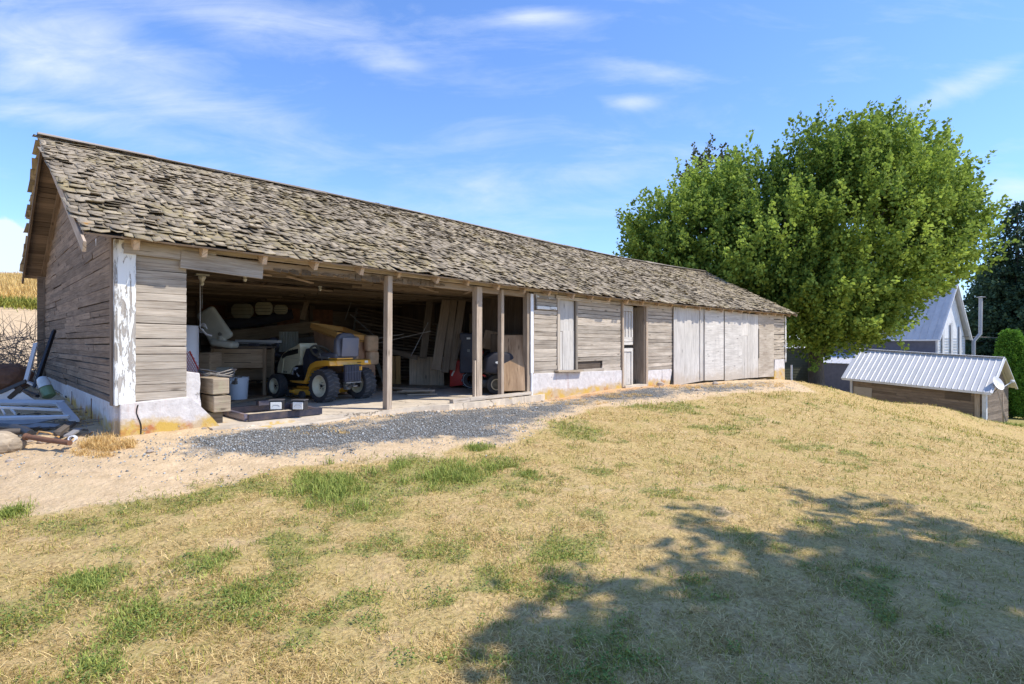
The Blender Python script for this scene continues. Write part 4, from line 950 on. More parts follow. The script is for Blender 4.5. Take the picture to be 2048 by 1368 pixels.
# chassis
m = MB(); m.box((.72, 0, .33), (1.60, .34, .09)); m.box((0, 0, .29), (.16, .62, .12)); m.box((1.42, 0, .235), (.07, .66, .06)); m.box((1.15, 0, .40), (.5, .4, .06))
m.tube([(1.05, .2, .33), (1.35, .3, .26), (1.42, .34, .235)], .016); m.tube([(.7, .25, .30), (.95, .3, .22)], .014); m.box((.2, 0, .42), (.5, .34, .16)); m.build('chassis', MAT['black_steel'], TR)
# hood
hp = [(x_ + .21, z_) for x_, z_ in [(.80, 1.035), (.885, 1.01), (.86, .965), (1.02, .945), (1.18, .90), (1.32, .84), (1.42, .76), (1.485, .66), (1.525, .56), (1.535, .44), (1.10, .435), (1.05, .56), (1.01, .60), (.83, .61), (.79, .73), (.765, .86), (.79, .95)]]
m = MB(); m.prism(hp[::-1], -.195, .195, ((0, 0, 0), (1, 0, 0), (0, 0, 1)), bev=.022, seg=3)
# raised rib line on the side panel
for s_ in (-1, 1):
    P_ = [(.83, .735), (1.26, .755), (1.31, .70), (1.36, .46)]
    for a, b in zip(P_[:-1], P_[1:]): m.bar((a[0] + .21, s_ * .197, a[1]), (b[0] + .21, s_ * .197, b[1]), .018, .016, .82, up=(0, 1, 0))
hood = m.build('hood', MAT['tractor_cream'], TR, smooth='auto')
m = MB(); m.prism([(x_ + .21, z_) for x_, z_ in [(1.36, .835), (1.44, .78), (1.52, .66), (1.565, .56), (1.575, .36), (1.44, .36), (1.42, .46), (1.43, .60), (1.34, .74)]][::-1], -.187, .187, ((0, 0, 0), (1, 0, 0), (0, 0, 1)), bev=.02)
for k in range(5): m.box((1.785, 0, .40 + k * .05), (.02, .30, .018), tint=2.5)
m.build('grille', MAT['black_plastic'], hood, smooth='auto')
for s_ in (-1, 1):
    m = MB(); m.prism([(.84, .925), (1.16, .875), (1.30, .82), (1.36, .76), (1.33, .725), (1.22, .775), (.835, .835)][::(-1 if s_ < 0 else 1)], 0, .004, ((.21, s_ * .2015 + (.004 if s_ > 0 else 0), 0), (1, 0, 0), (0, 0, 1)))
    m.build('decal', MAT['text_black'], hood)
text_mesh('lettering', 'Cub Cadet', .066, MAT['text_cream'], (1.375, .2085, .848), (-1, 0, .12), (.12, 0, 1), hood, shear=.35)
text_mesh('lettering', 'GT 18', .042, MAT['text_black'], (1.52, .2, .462), (-1, 0, 0), (0, 0, 1), hood)
text_mesh('lettering', 'Cub Cadet', .066, MAT['text_cream'], (1.07, -.2085, .888), (1, 0, -.12), (.12, 0, 1), hood, shear=.35)
m = MB(); m.box((1.05, 0, .50), (.34, .30, .22)); m.lathe([(.001, 0), (.05, .0), (.06, .03), (.06, .09), (.02, .12), (.001, .12)], (1.12, .12, .50), (0, 1, 0), 12, tint=1.0)
m.build('engine', MAT['black_steel'], TR)
m = MB(); m.rbox((1.13, .2, .53), (.09, .07, .09), bev=.02); m.tube([(1.09, .20, .47), (1.04, .22, .43), (1.02, .2, .40)], .014); m.tube([(1.17, .22, .50), (1.19, .23, .44)], .01); m.build('muffler', MAT['galvanised'], TR, smooth='auto')
m = MB(); m.prism([(.42, .33), (.80, .33), (.86, .62), (.80, .74), (.77, .93), (.70, .93), (.58, .68), (.50, .48)][::-1], -.165, .165, ((.12, 0, 0), (1, 0, 0), (0, 0, 1)), bev=.03)
m.box((.74, .168, .45), (.006, .01, .22), tint=2); m.build('dash', MAT['navy_plastic'], TR, smooth='auto')
m = MB(); c = Vector((.63, 0, .86)); ax = Vector((-.62, 0, .78)).normalized(); e1 = Vector((0, 1, 0)); e2 = ax.cross(e1)
m.tube([c + (e1 * math.cos(a) + e2 * math.sin(a)) * .195 for a in [2 * math.pi * k / 32 for k in range(33)]], .021, 8, cap=False)
for k in range(3):
    a = 2 * math.pi * k / 3 + .5; m.bar(c, c + (e1 * math.cos(a) + e2 * math.sin(a)) * .19, .06, .02, up=tuple(ax))
m.lathe([(.001, .03), (.06, .02), (.065, -.02), (.03, -.10), (.03, -.16)], c, tuple(ax), 16); m.build('steering_wheel', MAT['dusty_steering'], TR, smooth='auto')
# fender: swept yellow side rail turning down to the footboard
fp = [(-.22, .635), (-.20, .725), (-.06, .735), (.18, .715), (.33, .66), (.40, .58), (.45, .42), (.49, .345), (.86, .345), (.88, .315), (.46, .300), (.40, .36), (.345, .51), (.29, .585), (.15, .625), (-.08, .64)]
for s_ in (-1, 1):
    m = MB(); m.prism(fp[::-1], -.46 if s_ > 0 else .30, -.30 if s_ > 0 else .46, ((0, 0, 0), (1, 0, 0), (0, 0, 1)), bev=.012)
    m.build('fender', MAT['tractor_yellow'], TR, smooth='auto')
m = MB(); m.prism([(-.225, .632), (-.205, .728), (-.06, .738), (.22, .70), (.20, .64), (-.08, .645)][::-1], -.31, .31, ((0, 0, 0), (1, 0, 0), (0, 0, 1)), bev=.008); m.box((-.07, .12, .757), (.26, .34, .022), tint=1.0)
m.build('rear_deck', MAT['tractor_yellow'], TR, smooth='auto')
m = MB(); m.box((-.219, -.34, .69), (.006, .07, .04)); m.build('decal', MAT['paper_white'], TR)
text_mesh('lettering', 'HYDRO', .026, MAT['text_black'], (-.2195, -.13, .672), (0, -1, 0), (.15, 0, 1), TR)
m = MB(); m.box((.66, .40, .345), (.40, .20, .012), tint=1.0); m.box((.66, -.40, .345), (.40, .20, .012), tint=1.0); m.build('footboard', MAT['tractor_yellow'], TR)
# seat seen from behind
m = MB(); m.rbox((.10, .02, .80), (.46, .50, .12), bev=.05, seg=3); 
m.prism([(-.235, .80), (.235, .80), (.255, .95), (.235, 1.10), (.16, 1.205), (.08, 1.235), (-.08, 1.235), (-.16, 1.205), (-.235, 1.10), (-.255, .95)], .12, .235, ((0, 0, -.04), (0, -1, 0), (.10, 0, 1)), bev=.035, seg=3)
seat = m.build('seat', MAT['seat_vinyl'], TR, smooth='auto')
m = MB(); m.rbox((-.185, -.0, .96), (.03, .36, .34), roty(-.10), bev=.012, tint=1.5); m.build('seat_back_panel', MAT['seat_vinyl'], seat, smooth='auto')
m = MB(); m.bar((.02, .28, .77), (.30, .28, .775), .08, .03, 1.2); m.tube([(.20, .30, .72), (.26, .31, .84)], .012); m.build('lever', MAT['grey_steel'], TR)
# rear plate, battery box and drawbar
m = MB(); m.rbox((-.27, .02, .50), (.05, .36, .30), bev=.01)
for k in range(6): m.box((-.30, -.13 + k * .06, .50), (.012, .012, .27), tint=1.6)
m.box((-.30, .02, .52), (.014, .35, .012), tint=1.8); rp = m.build('rear_plate', MAT['navy_plastic'], TR)
m = MB(); m.box((-.302, -.14, .58), (.008, .055, .07)); m.build('warning_label', MAT['tractor_yellow'], rp)
m = MB(); m.bar((-.33, 0, .27), (-.10, 0, .28), .09, .02); m.box((-.24, 0, .335), (.10, .34, .02)); m.tube([(-.15, -.12, .3), (-.2, .1, .22)], .02); m.lathe([(.001, 0), (.06, 0), (.08, .08), (.05, .14), (.001, .14)], (-.1, 0, .2), (0, 0, 1), 12); m.build('drawbar', MAT['grey_steel'], TR)
# mower deck
m = MB(); m.prism([(.36, -.40), (.50, -.47), (.72, -.50), (1.0, -.38), (1.06, 0), (1.0, .36), (.74, .50), (.50, .47), (.36, .42)], .10, .205, ((0, 0, 0), (1, 0, 0), (0, 1, 0)), bev=.02)
m.prism([(.44, -.34), (.90, -.34), (.94, 0), (.90, .34), (.44, .34)], .205, .245, ((0, 0, 0), (1, 0, 0), (0, 1, 0)), bev=.012)
m.box((.80, .505, .16), (.10, .02, .05), tint=1.0); deck = m.build('mower_deck', MAT['tractor_yellow'], TR, smooth='auto')
for (dx_, dy_) in ((.46, .53), (1.10, .36), (.46, -.53)):
    m = MB(); m.lathe([(.03, -.03), (.065, -.028), (.068, .028), (.03, .03), (.02, .036), (.001, .036)], (dx_, dy_, .115), (0, 1, 0), 18); m.build('gauge_wheel', MAT['tyre_rubber'], deck, smooth='auto')
m = MB(); m.lathe([(.001, 0), (.08, 0), (.08, .05), (.001, .05)], (.62, .22, .25), (0, 0, 1), 14); m.lathe([(.001, 0), (.08, 0), (.08, .05), (.001, .05)], (.62, -.22, .25), (0, 0, 1), 14); m.tube([(.45, .3, .30), (.9, .3, .34)], .014); m.build('deck_pulleys', MAT['black_steel'], deck)

# ---------------------------------------------------------------- brown armchair up-ended behind the tractor, wooden tray on it
AC = empty('armchair', (4.50, 2.92, 0), R(14)); tag(AC, 'brown leather armchair standing behind the tractor seat', 'armchair')
m = MB(); m.rbox((-.04, .0, .30), (.84, .62, .58), bev=.05); m.build('base', MAT['brown_leather'], AC, smooth='auto')
m = MB(); m.prism([(-.50, .55), (.14, .55), (.06, .80), (-.06, 1.02), (-.14, 1.14), (-.62, 1.26), (-.60, .8)], -.05, .05, ((-.36, -.0, 0), (0, -1, 0), (0, 0, 1)), bev=.02)
m.prism([(-.50, .55), (.32, .42), (.24, .80), (.16, 1.16), (-.62, 1.32)], -.04, .04, ((-.44, .0, 0), (0, -1, 0), (0, 0, 1)), bev=.018); m.build('side_panel', MAT['brown_leather'], AC, smooth='auto')
m = MB(); m.rbox((-.44, -.30, .86), (.13, .13, .68), rotx(-.12), bev=.045, seg=3); m.build('arm', MAT['brown_leather_light'], AC, smooth='auto')
for (c_, s_, b_) in (((-.22, -.28, 1.02), (.24, .18, .30), .07), ((-.20, -.25, .80), (.22, .14, .24), .06), ((.34, -.23, .72), (.28, .18, .30), .06), ((.28, -.27, 1.02), (.32, .16, .34), .06)):
    m = MB(); m.rbox(c_, s_, bev=b_, seg=3); m.build('cushion', MAT['brown_leather_light'], AC, smooth='auto')
m = MB(); m.rbox((.03, .02, .90), (.74, .32, .56), bev=.03); m.build('backrest', MAT['brown_leather'], AC, smooth='auto')
TY = empty('wooden_tray', (4.34, 2.98, 1.225), R(14)); tag(TY, 'orange wooden drawer lying open side up on the brown armchair', 'drawer')
rt = rotx(0); m = MB(); tl = lambda x, y: -.03 - .08 * x + .26 * y
for (a, b) in (((-.42, -.30), (.42, -.30)), ((-.42, .48), (.42, .48)), ((-.42, -.30), (-.42, .48)), ((.42, -.30), (.42, .48))):
    m.bar((*a, tl(*a) + .04), (*b, tl(*b) + .04), .022, .105, 1.0)
m.build('side_board', MAT['orange_wood'], TY)
m = MB(); m.prism([(-.42, -.30), (.42, -.30), (.42, .48), (-.42, .48)], -.006, .006, ((0, 0, -.07), (1, 0, -.08), (0, 1, .26))); m.build('bottom', MAT['orange_wood'], TY)

# ---------------------------------------------------------------- desk and what lies on it
dp = at(478, 690, 10.6); DK = empty('desk', (dp[0], dp[1], 0), YAW - R(90) + R(6)); tag(DK, 'dark wooden desk against the left side of the open bay', 'desk')
m = MB(); m.box((0, .26, .95), (1.02, .62, .035), tint=1.0); m.build('desk_top', MAT['inside_wood'], DK)
m = MB(); m.box((0, 0, .74), (.96, .02, .36), tint=1.3); m.bar((-.26, -.014, .83), (.22, -.014, .83), .008, .012, .5); m.bar((-.26, -.014, .66), (.22, -.014, .66), .008, .012, .5); m.box((0, .50, .6), (.96, .02, .6), tint=.9); m.build('front_panel', MAT['plywood_brown'], DK)
for x_ in (-.47, .47):
    for y_ in (0, .5): m = MB(); m.box((x_, y_, .46), (.055, .055, .93)); m.build('leg', MAT['plywood_brown'], DK)
m = MB(); m.prism([(-.16, -.02), (.66, -.10), (.70, .0), (.56, .22), (-.05, .25)], 0, .05, ((.02, .2, 1.015), (1, 0, -.02), (0, 1, .0)), tint=1.0)
for k in range(5): m.bar((-.1, .02 + k * .045, 1.0), (.6, -.06 + k * .05, .985), .008, .012, .7)
lo_ = m.build('light_panel', MAT['alu_white']); lo_.location = DK.location; lo_.rotation_euler = DK.rotation_euler; lo_.location.z = .03; tag(lo_, 'pale ribbed plastic light cover lying across the dark desk', 'light cover')
for i, (px, w_, c_) in enumerate(((452, .22, 'black_plastic'), (508, .16, 'navy_plastic'))):
    p = at(px, 0, 10.55); m = MB(); m.rbox((p[0], p[1], .998), (w_, .14, .05), VR, bev=.01); tag(m.build('toolbox', MAT[c_]), ['flat black case on the left half of the desk', 'small navy case under the pale light cover on the desk'][i], 'case')
# car seat
sp = at(428, 690, 9.9); CS = empty('car_seat', (sp[0], sp[1], .98), YAW - R(90)); tag(CS, 'grey cloth car seat tipped back on the desk', 'car seat')
tip = roty(R(-30)); m = MB(); m.rbox((-.03, .05, .36), (.44, .15, .66), tip, bev=.065, seg=4, taper=.78); m.build('backrest', MAT['grey_fabric'], CS, smooth='auto')
m = MB(); m.rbox((.16, .06, .04), (.40, .30, .12), roty(R(8)), bev=.05, seg=3, tint=1.25); m.build('seat_cushion', MAT['grey_fabric'], CS, smooth='auto')
m = MB(); m.rbox((.13, .02, .12), (.12, .12, .14), tip, bev=.04, tint=1.2); m.lathe([(.001, -.02), (.03, -.02), (.032, .01), (.02, .012), (.001, .012)], (.14, -.07, .21), (0, -1, 0), 14, tint=.35); m.build('hinge', MAT['grey_fabric'], CS, smooth='auto')
# white cylinder, red mesh
p = at(373, 700, 8.5); m = MB(); m.lathe([(.001, .15), (.15, .15), (.165, .17), (.165, 1.27), (.15, 1.30), (.001, 1.31)], (p[0], p[1], 0), n=32); m.lathe([(.12, 0), (.12, .15)], (p[0], p[1], 0), n=20, tint=.4); tag(m.build('water_heater', MAT['enamel_white'], smooth='auto'), 'white enamel cylinder standing just inside the near wall of the barn', 'water heater')
m = MB(); p0 = at(362, 705, 7.75); ex = Vector(RIGHT); ez = Vector((0, 0, 1))
for r_ in range(12):
    for c_ in range(8):
        o_ = Vector(p0) + ex * (c_ * .034 + (r_ % 2) * .017 - .03) + ez * (.0 - r_ * .028)
        if c_ * .034 > .14 + r_ * .014: continue
        m.tube([o_, o_ + ex * .017 + ez * .014, o_ + ex * .034, o_ + ex * .017 - ez * .014, o_], .0035, 4, cap=False)
m.tube([Vector(p0) + ex * .12 + ez * .02, Vector(p0) + ex * .30 - ez * .36], .009, 6)
tag(m.build('mesh_basket', MAT['red_plastic']), 'red expanded mesh panel in front of the white cylinder', 'mesh')
p = at(403, 655, 9.0); m = MB()
for k in range(3):
    c = Vector((p[0], p[1], 1.26 + k * .02)); m.tube([c + Vector(RIGHT) * math.cos(a) * (.09 - k * .02) + Vector((0, 0, 1)) * math.sin(a) * .05 + Vector(VIEW) * .02 * k for a in [i * .5 for i in range(11)]], .008, 6)
m.tube([(p[0], p[1], 1.26), (p[0] + .06, p[1] - .05, 1.17), (p[0] + .13, p[1] - .08, 1.15)], .016, 8); m.tube([(p[0] - .02, p[1], 1.28), (p[0] - .02, p[1], 2.05)], .007, 6)
tag(m.build('hanging_cord', MAT['enamel_white'], smooth='auto'), 'white cord and clamp hanging on a thin wire beside the car seat', 'cord')
# timbers
tp = [(1.02, .10, .48), (1.045, .06, .255), (1.02, .16, .04)]
lb = ['topmost sawn timber block stacked by the white stub wall', 'middle sawn timber block of the stack by the white stub wall', 'lowest dark timber block under the stack by the white stub wall']
for i, ((x_, y_, z_), l_) in enumerate(zip(tp, lb)):
    m = MB(); m.rbox((x_ + .09, y_ + .28, z_ + .0), (.205 if i < 2 else .17, .55, .205 if i < 2 else .20), rotz(R(4 - 5 * i)), bev=.012, tint=[1.05, 1.0, .5][i]); o = m.build('timber_block', MAT['timber_end']); tag(o, l_, 'timber', 'timber blocks by the stub wall')
m = MB(); cc = Vector((1.28, .75, .60)); 
for k in range(4):
    m.tube([cc + Vector((math.cos(a) * (.20 + k * .012), math.sin(a) * .20, .0 + k * .015 + .03 * math.sin(a * 2 + k))) for a in [i * .4 for i in range(17)]], .008, 6, cap=False)
tag(m.build('wire_coil', MAT['grey_steel']), 'coil of stiff grey wire behind the stacked timber blocks', 'wire')
# bucket
p = on_z(476, 802, .0); BK = empty('bucket', (p[0], p[1], 0)); tag(BK, 'white plastic pail without a lid standing by the timber blocks', 'bucket')
m = MB(); m.lathe([(.001, .0), (.145, .0), (.150, .01), (.172, .37), (.182, .372), (.182, .395), (.176, .397), (.178, .412), (.184, .42), (.178, .428), (.166, .428), (.150, .06), (.001, .05)], (0, 0, 0), n=36); m.build('body', MAT['bucket_white'], BK, smooth='auto')
m = MB(); m.box((-.03, -.02, .37), (.24, .22, .10), rotz(.4), tint=.7, jit=.02); m.ico((-.02, -.04, .43), .06, 2, .2, (1.3, 1, .5), .6); m.build('contents', MAT['stone'], BK)
m = MB(); m.box((-.156, -.085, .35), (.02, .03, .05)); m.build('handle_lug', MAT['paper_white'], BK)
# board under bucket and square steel tube frame
m = MB(); m.bar(tuple(Vector(on_z(440, 806, .02))), tuple(Vector(on_z(560, 788, .02))), .36, .03, .9); tag(m.build('floor_board', MAT['plywood_brown']), 'stained board flat on the floor beside the white pail', 'board')
FR = empty('tube_frame', (1.43, .02, 0), R(0)); tag(FR, 'square frame of dark steel tube lying at the front edge of the floor', 'steel frame')
for (a, b, t_) in (((0, 0, .055), (1.02, .02, .055), 1.0), ((0, .06, .052), (.0, .98, .052), 4.0), ((.0, 1.03, .055), (1.0, 1.03, .055), 1.0), ((1.0, .06, .05), (1.0, .98, .05), 3.0)):
    m = MB(); m.bar(a, b, .05, .085, t_); m.build('tube', MAT['steel_frame'], FR)
m = MB(); m.box((.62, .93, .14), (.34, .09, .07), rotz(.1), tint=1.4); tag(m.build('channel_iron', MAT['steel_frame']), 'short dark steel channel resting on the back tube of the steel frame', 'steel channel'); bpy.data.objects['channel_iron'].location = FR.location
for i, (px, ry_) in enumerate(((552, .20), (596, -.12))):
    p = at(px, 800, 7.66); LB = empty('work_light', (p[0], p[1], .115), YAW - R(90) + ry_); tag(LB, ['left one of two small white-faced lamps on the steel frame', 'right one of two small white-faced lamps on the steel frame'][i], 'lamp', 'small lamps on the steel frame')
    m = MB(); m.rbox((0, .06, .06), (.175, .12, .13), bev=.012); m.box((0, .05, .135), (.19, .13, .012), tint=3); m.build('housing', MAT['black_plastic'], LB)
    m = MB(); m.rbox((0, -.004, .06), (.145, .014, .10), bev=.005); m.build('lens', MAT['paper_white'], LB)
    m = MB(); m.tube([(-.05, -.013, .04), (-.03, -.013, .07), (.03, -.013, .07), (.05, -.013, .05)], .002, 4); m.build('scale_mark', MAT['grey_steel'], LB)

# ---------------------------------------------------------------- against the rear wall
def vboard(name, a, b, w_, t_, mat, tint, label, cat, group=None, nrm=None):
    m = MB(); m.bar(tuple(a), tuple(b), w_, t_, tint, up=tuple(nrm if nrm is not None else -VIEW), jit=.003); o = m.build(name, MAT[mat]); tag(o, label, cat, group); return o
vboard('long_board', at(430, 678, 12.6), at(640, 652, 14.3), .28, .03, 'plywood_brown', .75, 'upper of two wide boards leaning lengthwise behind the desk', 'board')
vboard('long_board', at(448, 708, 12.2), at(640, 685, 13.6), .34, .03, 'plywood_grey', .30, 'lower of two wide boards leaning lengthwise behind the desk', 'board')
m = MB(); p = at(578, 680, 12.0)
for k in range(12): m.tube([Vector(p) + Vector(RIGHT) * (-.20 + k * .035) + Vector((0, 0, -.25)), Vector(p) + Vector(RIGHT) * (-.20 + k * .035) + Vector((0, 0, .18))], .016, 6)
tag(m.build('ribbed_panel', MAT['grey_fabric']), 'small ribbed grey-green panel standing above the tractor bonnet', 'panel')
# wrapped bundles hanging on the rear wall
for i, (px, py, w_, h_, l_) in enumerate(((485, 622, .50, .34, 'strapped'), (528, 617, .40, .30, 'middle'), (562, 619, .30, .22, 'small'))):
    p = at(px, py, 13.0); m = MB(); W2, H2 = w_ / 2, h_ / 2
    m.prism([(-W2, -H2 * .5), (-W2 * .7, -H2), (W2 * .7, -H2), (W2, -H2 * .4), (W2, H2 * .4), (W2 * .7, H2), (-W2 * .7, H2), (-W2, H2 * .5)], -.05, .05, (tuple(p), tuple(RIGHT), (0, 0, 1)), bev=.03, tint=[.62, 1.0, .9][i])
    for k in (-1, 0, 1): m.bar(Vector(p) - Vector(RIGHT) * W2 * .9 + Vector((0, 0, k * H2 * .5)) - Vector(VIEW) * .055, Vector(p) + Vector(RIGHT) * W2 * .9 + Vector((0, 0, k * H2 * .5)) - Vector(VIEW) * .055, .006, .012, .3)
    o = m.build('canvas_bundle', MAT['cream_canvas'], smooth='auto'); tag(o, ['largest strapped canvas bundle on the rear wall above the car seat', 'middle cream canvas bundle on the rear wall', 'smallest cream canvas bundle on the rear wall with a pointed end'][i], 'bundle', 'canvas bundles on the rear wall')
m = MB(); m.tube([at(440, 650, 12.8), at(520, 642, 13.2), at(585, 628, 13.4)], .12, 12); tag(m.build('rolled_tarp', MAT['dark_cloth'], smooth='auto'), 'long rolled black tarpaulin under the canvas bundles', 'tarpaulin')
vboard('leaning_post', at(604, 640, 13.6), at(617, 592, 13.8), .11, .05, 'rafter_wood', .8, 'short brace board standing against the rear wall above the armchair', 'board')
m = MB()
for (px, py, r_) in ((546, 688, .14), (552, 720, .16), (535, 735, .15), (560, 745, .13)):
    p = at(px, py, 11.6); m.tube([Vector(p) + (Vector(RIGHT) * math.cos(a) + Vector((0, 0, 1)) * math.sin(a)) * r_ * .7 + Vector(VIEW) * .03 * math.sin(a * 2) for a in [k * .45 for k in range(15)]], r_ * .32, 8, cap=False, tint=random.uniform(.7, 1.6))
tag(m.build('hose_pile', MAT['navy_plastic'], smooth='auto'), 'heap of dark ribbed hose between the desk and the tractor', 'hose')
m = MB(); p = at(395, 700, 9.7); m.rbox((p[0] + .1, p[1] + .1, .62), (.5, .4, .5), VR, bev=.02); tag(m.build('plywood_box', MAT['plywood_brown']), 'plywood box half hidden behind the white cylinder', 'box')
m = MB(); p = at(405, 745, 9.6); m.rbox((p[0], p[1], .2), (.55, .4, .38), VR, bev=.02); 
for k in range(3): m.box((p[0] - VIEW[0] * .21, p[1] - VIEW[1] * .21, .1 + k * .1), (.5, .02, .01), VR, tint=3)
tag(m.build('storage_box', MAT['black_plastic']), 'black plastic storage box on the floor left of the desk', 'box')
m = MB(); p = at(448, 745, 9.9); m.rbox((p[0], p[1], .42), (.28, .12, .36), VR, bev=.02); tag(m.build('pale_sack', MAT['grey_fabric']), 'pale sack under the desk behind the white pail', 'sack')
# ceiling lamp holders
for i, (px, py, d_) in enumerate(((404, 560, 8.3), (640, 573, 10.5), (490, 552, 8.4))):
    p = at(px, py, d_); CLp = empty('ceiling_lamp', (p[0], p[1], p[2])); tag(CLp, ['pull-cord ceiling lamp holder nearest the left wall of the bay', 'white ceiling lamp holder above the armchair', 'small bare bulb under the rafters left of the tractor'][i], 'ceiling lamp')
    m = MB(); m.lathe([(.001, .06), (.05, .055), (.055, .03), (.035, 0), (.03, -.02), (.001, -.02)], (0, 0, 0), n=16); m.box((0, 0, .075), (.18, .09, .025), tint=.7); m.build('holder', MAT['bulb_glass'], CLp, smooth='auto')
    m = MB(); m.lathe([(.001, -.09), (.02, -.08), (.03, -.05), (.018, -.02)], (0, 0, 0), n=12); m.build('bulb', MAT['bulb_glass'], CLp, smooth='auto')
    if i == 0: m = MB(); m.tube([(0, 0, 0), (.0, 0, -.42)], .004, 4); m.build('pull_cord', MAT['grey_steel'], CLp)
# ---------------------------------------------------------------- along the partition
WG = empty('slatted_gate', (0, 0, 0)); tag(WG, 'large panel of dark metal slats leaning against the partition', 'slatted panel')
m = MB(); A0 = Vector((6.2, 6.3, .15)); A1 = Vector((7.30, 3.9, .15)); B0 = Vector((6.6, 6.5, 2.0)); B1 = Vector((7.52, 4.0, 1.5))
for k in range(20):
    t_ = k / 19; m.bar(A0.lerp(B0, t_), A1.lerp(B1, t_), .05, .012, random.uniform(.8, 1.5), up=(-1, -.4, .3))
m.build('slats', MAT['grey_steel'] if False else MAT['inside_wood'], WG)
m = MB(); m.bar(A1, B1, .05, .05); m.bar(A0, B0, .05, .05); m.build('side_rail', MAT['grey_steel'], WG)
rods = [((738, 690), (862, 662), 12.2, 12.4, 'lower of two nearly level steel rods in front of the slatted panel'), ((745, 678), (808, 668), 12.0, 12.3, 'upper of two nearly level steel rods in front of the slatted panel'),
        ((822, 712), (856, 645), 12.3, 12.6, 'upright steel rod leaning to the right of the slatted panel'), ((690, 640), (702, 605), 12.6, 12.8, 'short steel rod rising above the armchair'), ((700, 628), (758, 680), 12.3, 12.3, 'thin steel rod sloping down to the right above the tractor seat')]
for (a, b, d0, d1, l_) in rods:
    m = MB(); m.tube([at(*a, d0), at(*b, d1)], .009, 6); tag(m.build('steel_rod', MAT['grey_steel']), l_, 'rod', 'steel rods in front of the slatted panel')
pls = [(846, 716, 860, 602, 12.9, .16, .55, 'dark narrow plank leaning left of the pale leaning planks'), (872, 740, 893, 600, 12.5, .20, .9, 'first pale plank of the three leaning behind the crate'), (890, 745, 908, 600, 12.6, .15, .8, 'middle pale plank of the three leaning behind the crate'),
       (903, 740, 925, 598, 12.7, .17, .85, 'last pale plank of the three leaning above the red housing'), (912, 720, 924, 665, 12.3, .05, .6, 'thin short lath leaning beside the red housing')]
for (x0, y0, x1, y1, d_, w_, t_, l_) in pls:
    vboard('leaning_plank', at(x0, y0, d_ - .3), at(x1, y1, d_ + .35), w_, .035, 'rafter_wood', t_ * .62, l_, 'plank', 'planks leaning against the partition')
vboard('plywood_sheet', at(965, 735, 13.2), at(965, 628, 13.4), .62, .02, 'plywood_brown', .55, 'reddish plywood sheet standing behind the thick middle post', 'plywood sheet')
vboard('plywood_sheet', at(1023, 782, 10.8), at(1021, 671, 11.2), .52, .02, 'plywood_warm', 1.1, 'sunlit brown plywood sheet with swirling grain between the last two posts', 'plywood sheet')
vboard('plywood_sheet', at(1015, 780, 11.6), at(1015, 668, 11.8), .72, .02, 'plywood_brown', .42, 'dark board standing just behind the sunlit swirling plywood sheet', 'plywood sheet')
vboard('plywood_sheet', at(985, 700, 12.1), at(993, 664, 12.3), .5, .02, 'plywood_brown', .9, 'tilted yellowish plywood piece above the black catcher bag', 'plywood sheet')
# crate
CR = empty('pallet_crate', tuple(on_z(853, 771, 0)), YAW - R(90) + R(-7)); tag(CR, 'upright plank crate side standing on the floor between posts', 'crate')
m = MB()
for k in range(5): m.box((-.34 + k * .172, 0, .35), (.166, .022, .68 + random.uniform(-.008, .008)), tint=random.uniform(1.1, 1.5), ax=2)
m.build('front_boards', MAT['post_wood'], CR)
m = MB(); m.box((0, .04, .60), (.84, .05, .08), tint=.7); m.box((0, .04, .10), (.84, .05, .08), tint=.7); m.box((-.36, .25, .33), (.04, .45, .6), tint=.6); m.build('rail', MAT['post_wood'], CR)
for i, (px, t_) in enumerate(((786, .9), (797, 1.1))):
    vboard('short_post', at(px, 768, 12.6), at(px - 1, 712, 12.6), .10, .06, 'orange_wood', .42 * t_, ['left of two reddish upright board ends beside the crate', 'right of two reddish upright board ends beside the crate'][i], 'board', 'reddish board ends by the crate')
vboard('board_piece', at(776, 700, 12.8), at(835, 716, 12.5), .10, .04, 'rafter_wood', .4, 'grey board lying on the reddish board ends', 'board')
# lumber on the floor
for i in range(7):
    a = on_z(760 + i * 9, 778 + i * 2.0, .02); b = on_z(850 + i * 4, 785 + i * .8 - 1, .02); zz = .02 + (i % 3) * .032
    m = MB(); m.bar((a[0], a[1], zz), (b[0], b[1], zz + .005), .09, .03, random.uniform(.6, 1.1), jit=.004)
    tag(m.build('lumber', MAT['rafter_wood']), ['rearmost', 'second from the rear', 'third from the rear', 'middle', 'third from the front', 'second from the front', 'foremost'][i] + ' grey length of lumber in the low floor pile before the crate', 'lumber', 'lumber lengths on the floor')
# dark board wedge left of the crate
vboard('leaning_plank', at(770, 770, 12.9), at(745, 700, 13.1), .08, .04, 'grey_fabric', .5, 'grey-green board leaning behind the nearest post', 'plank', 'planks leaning against the partition')
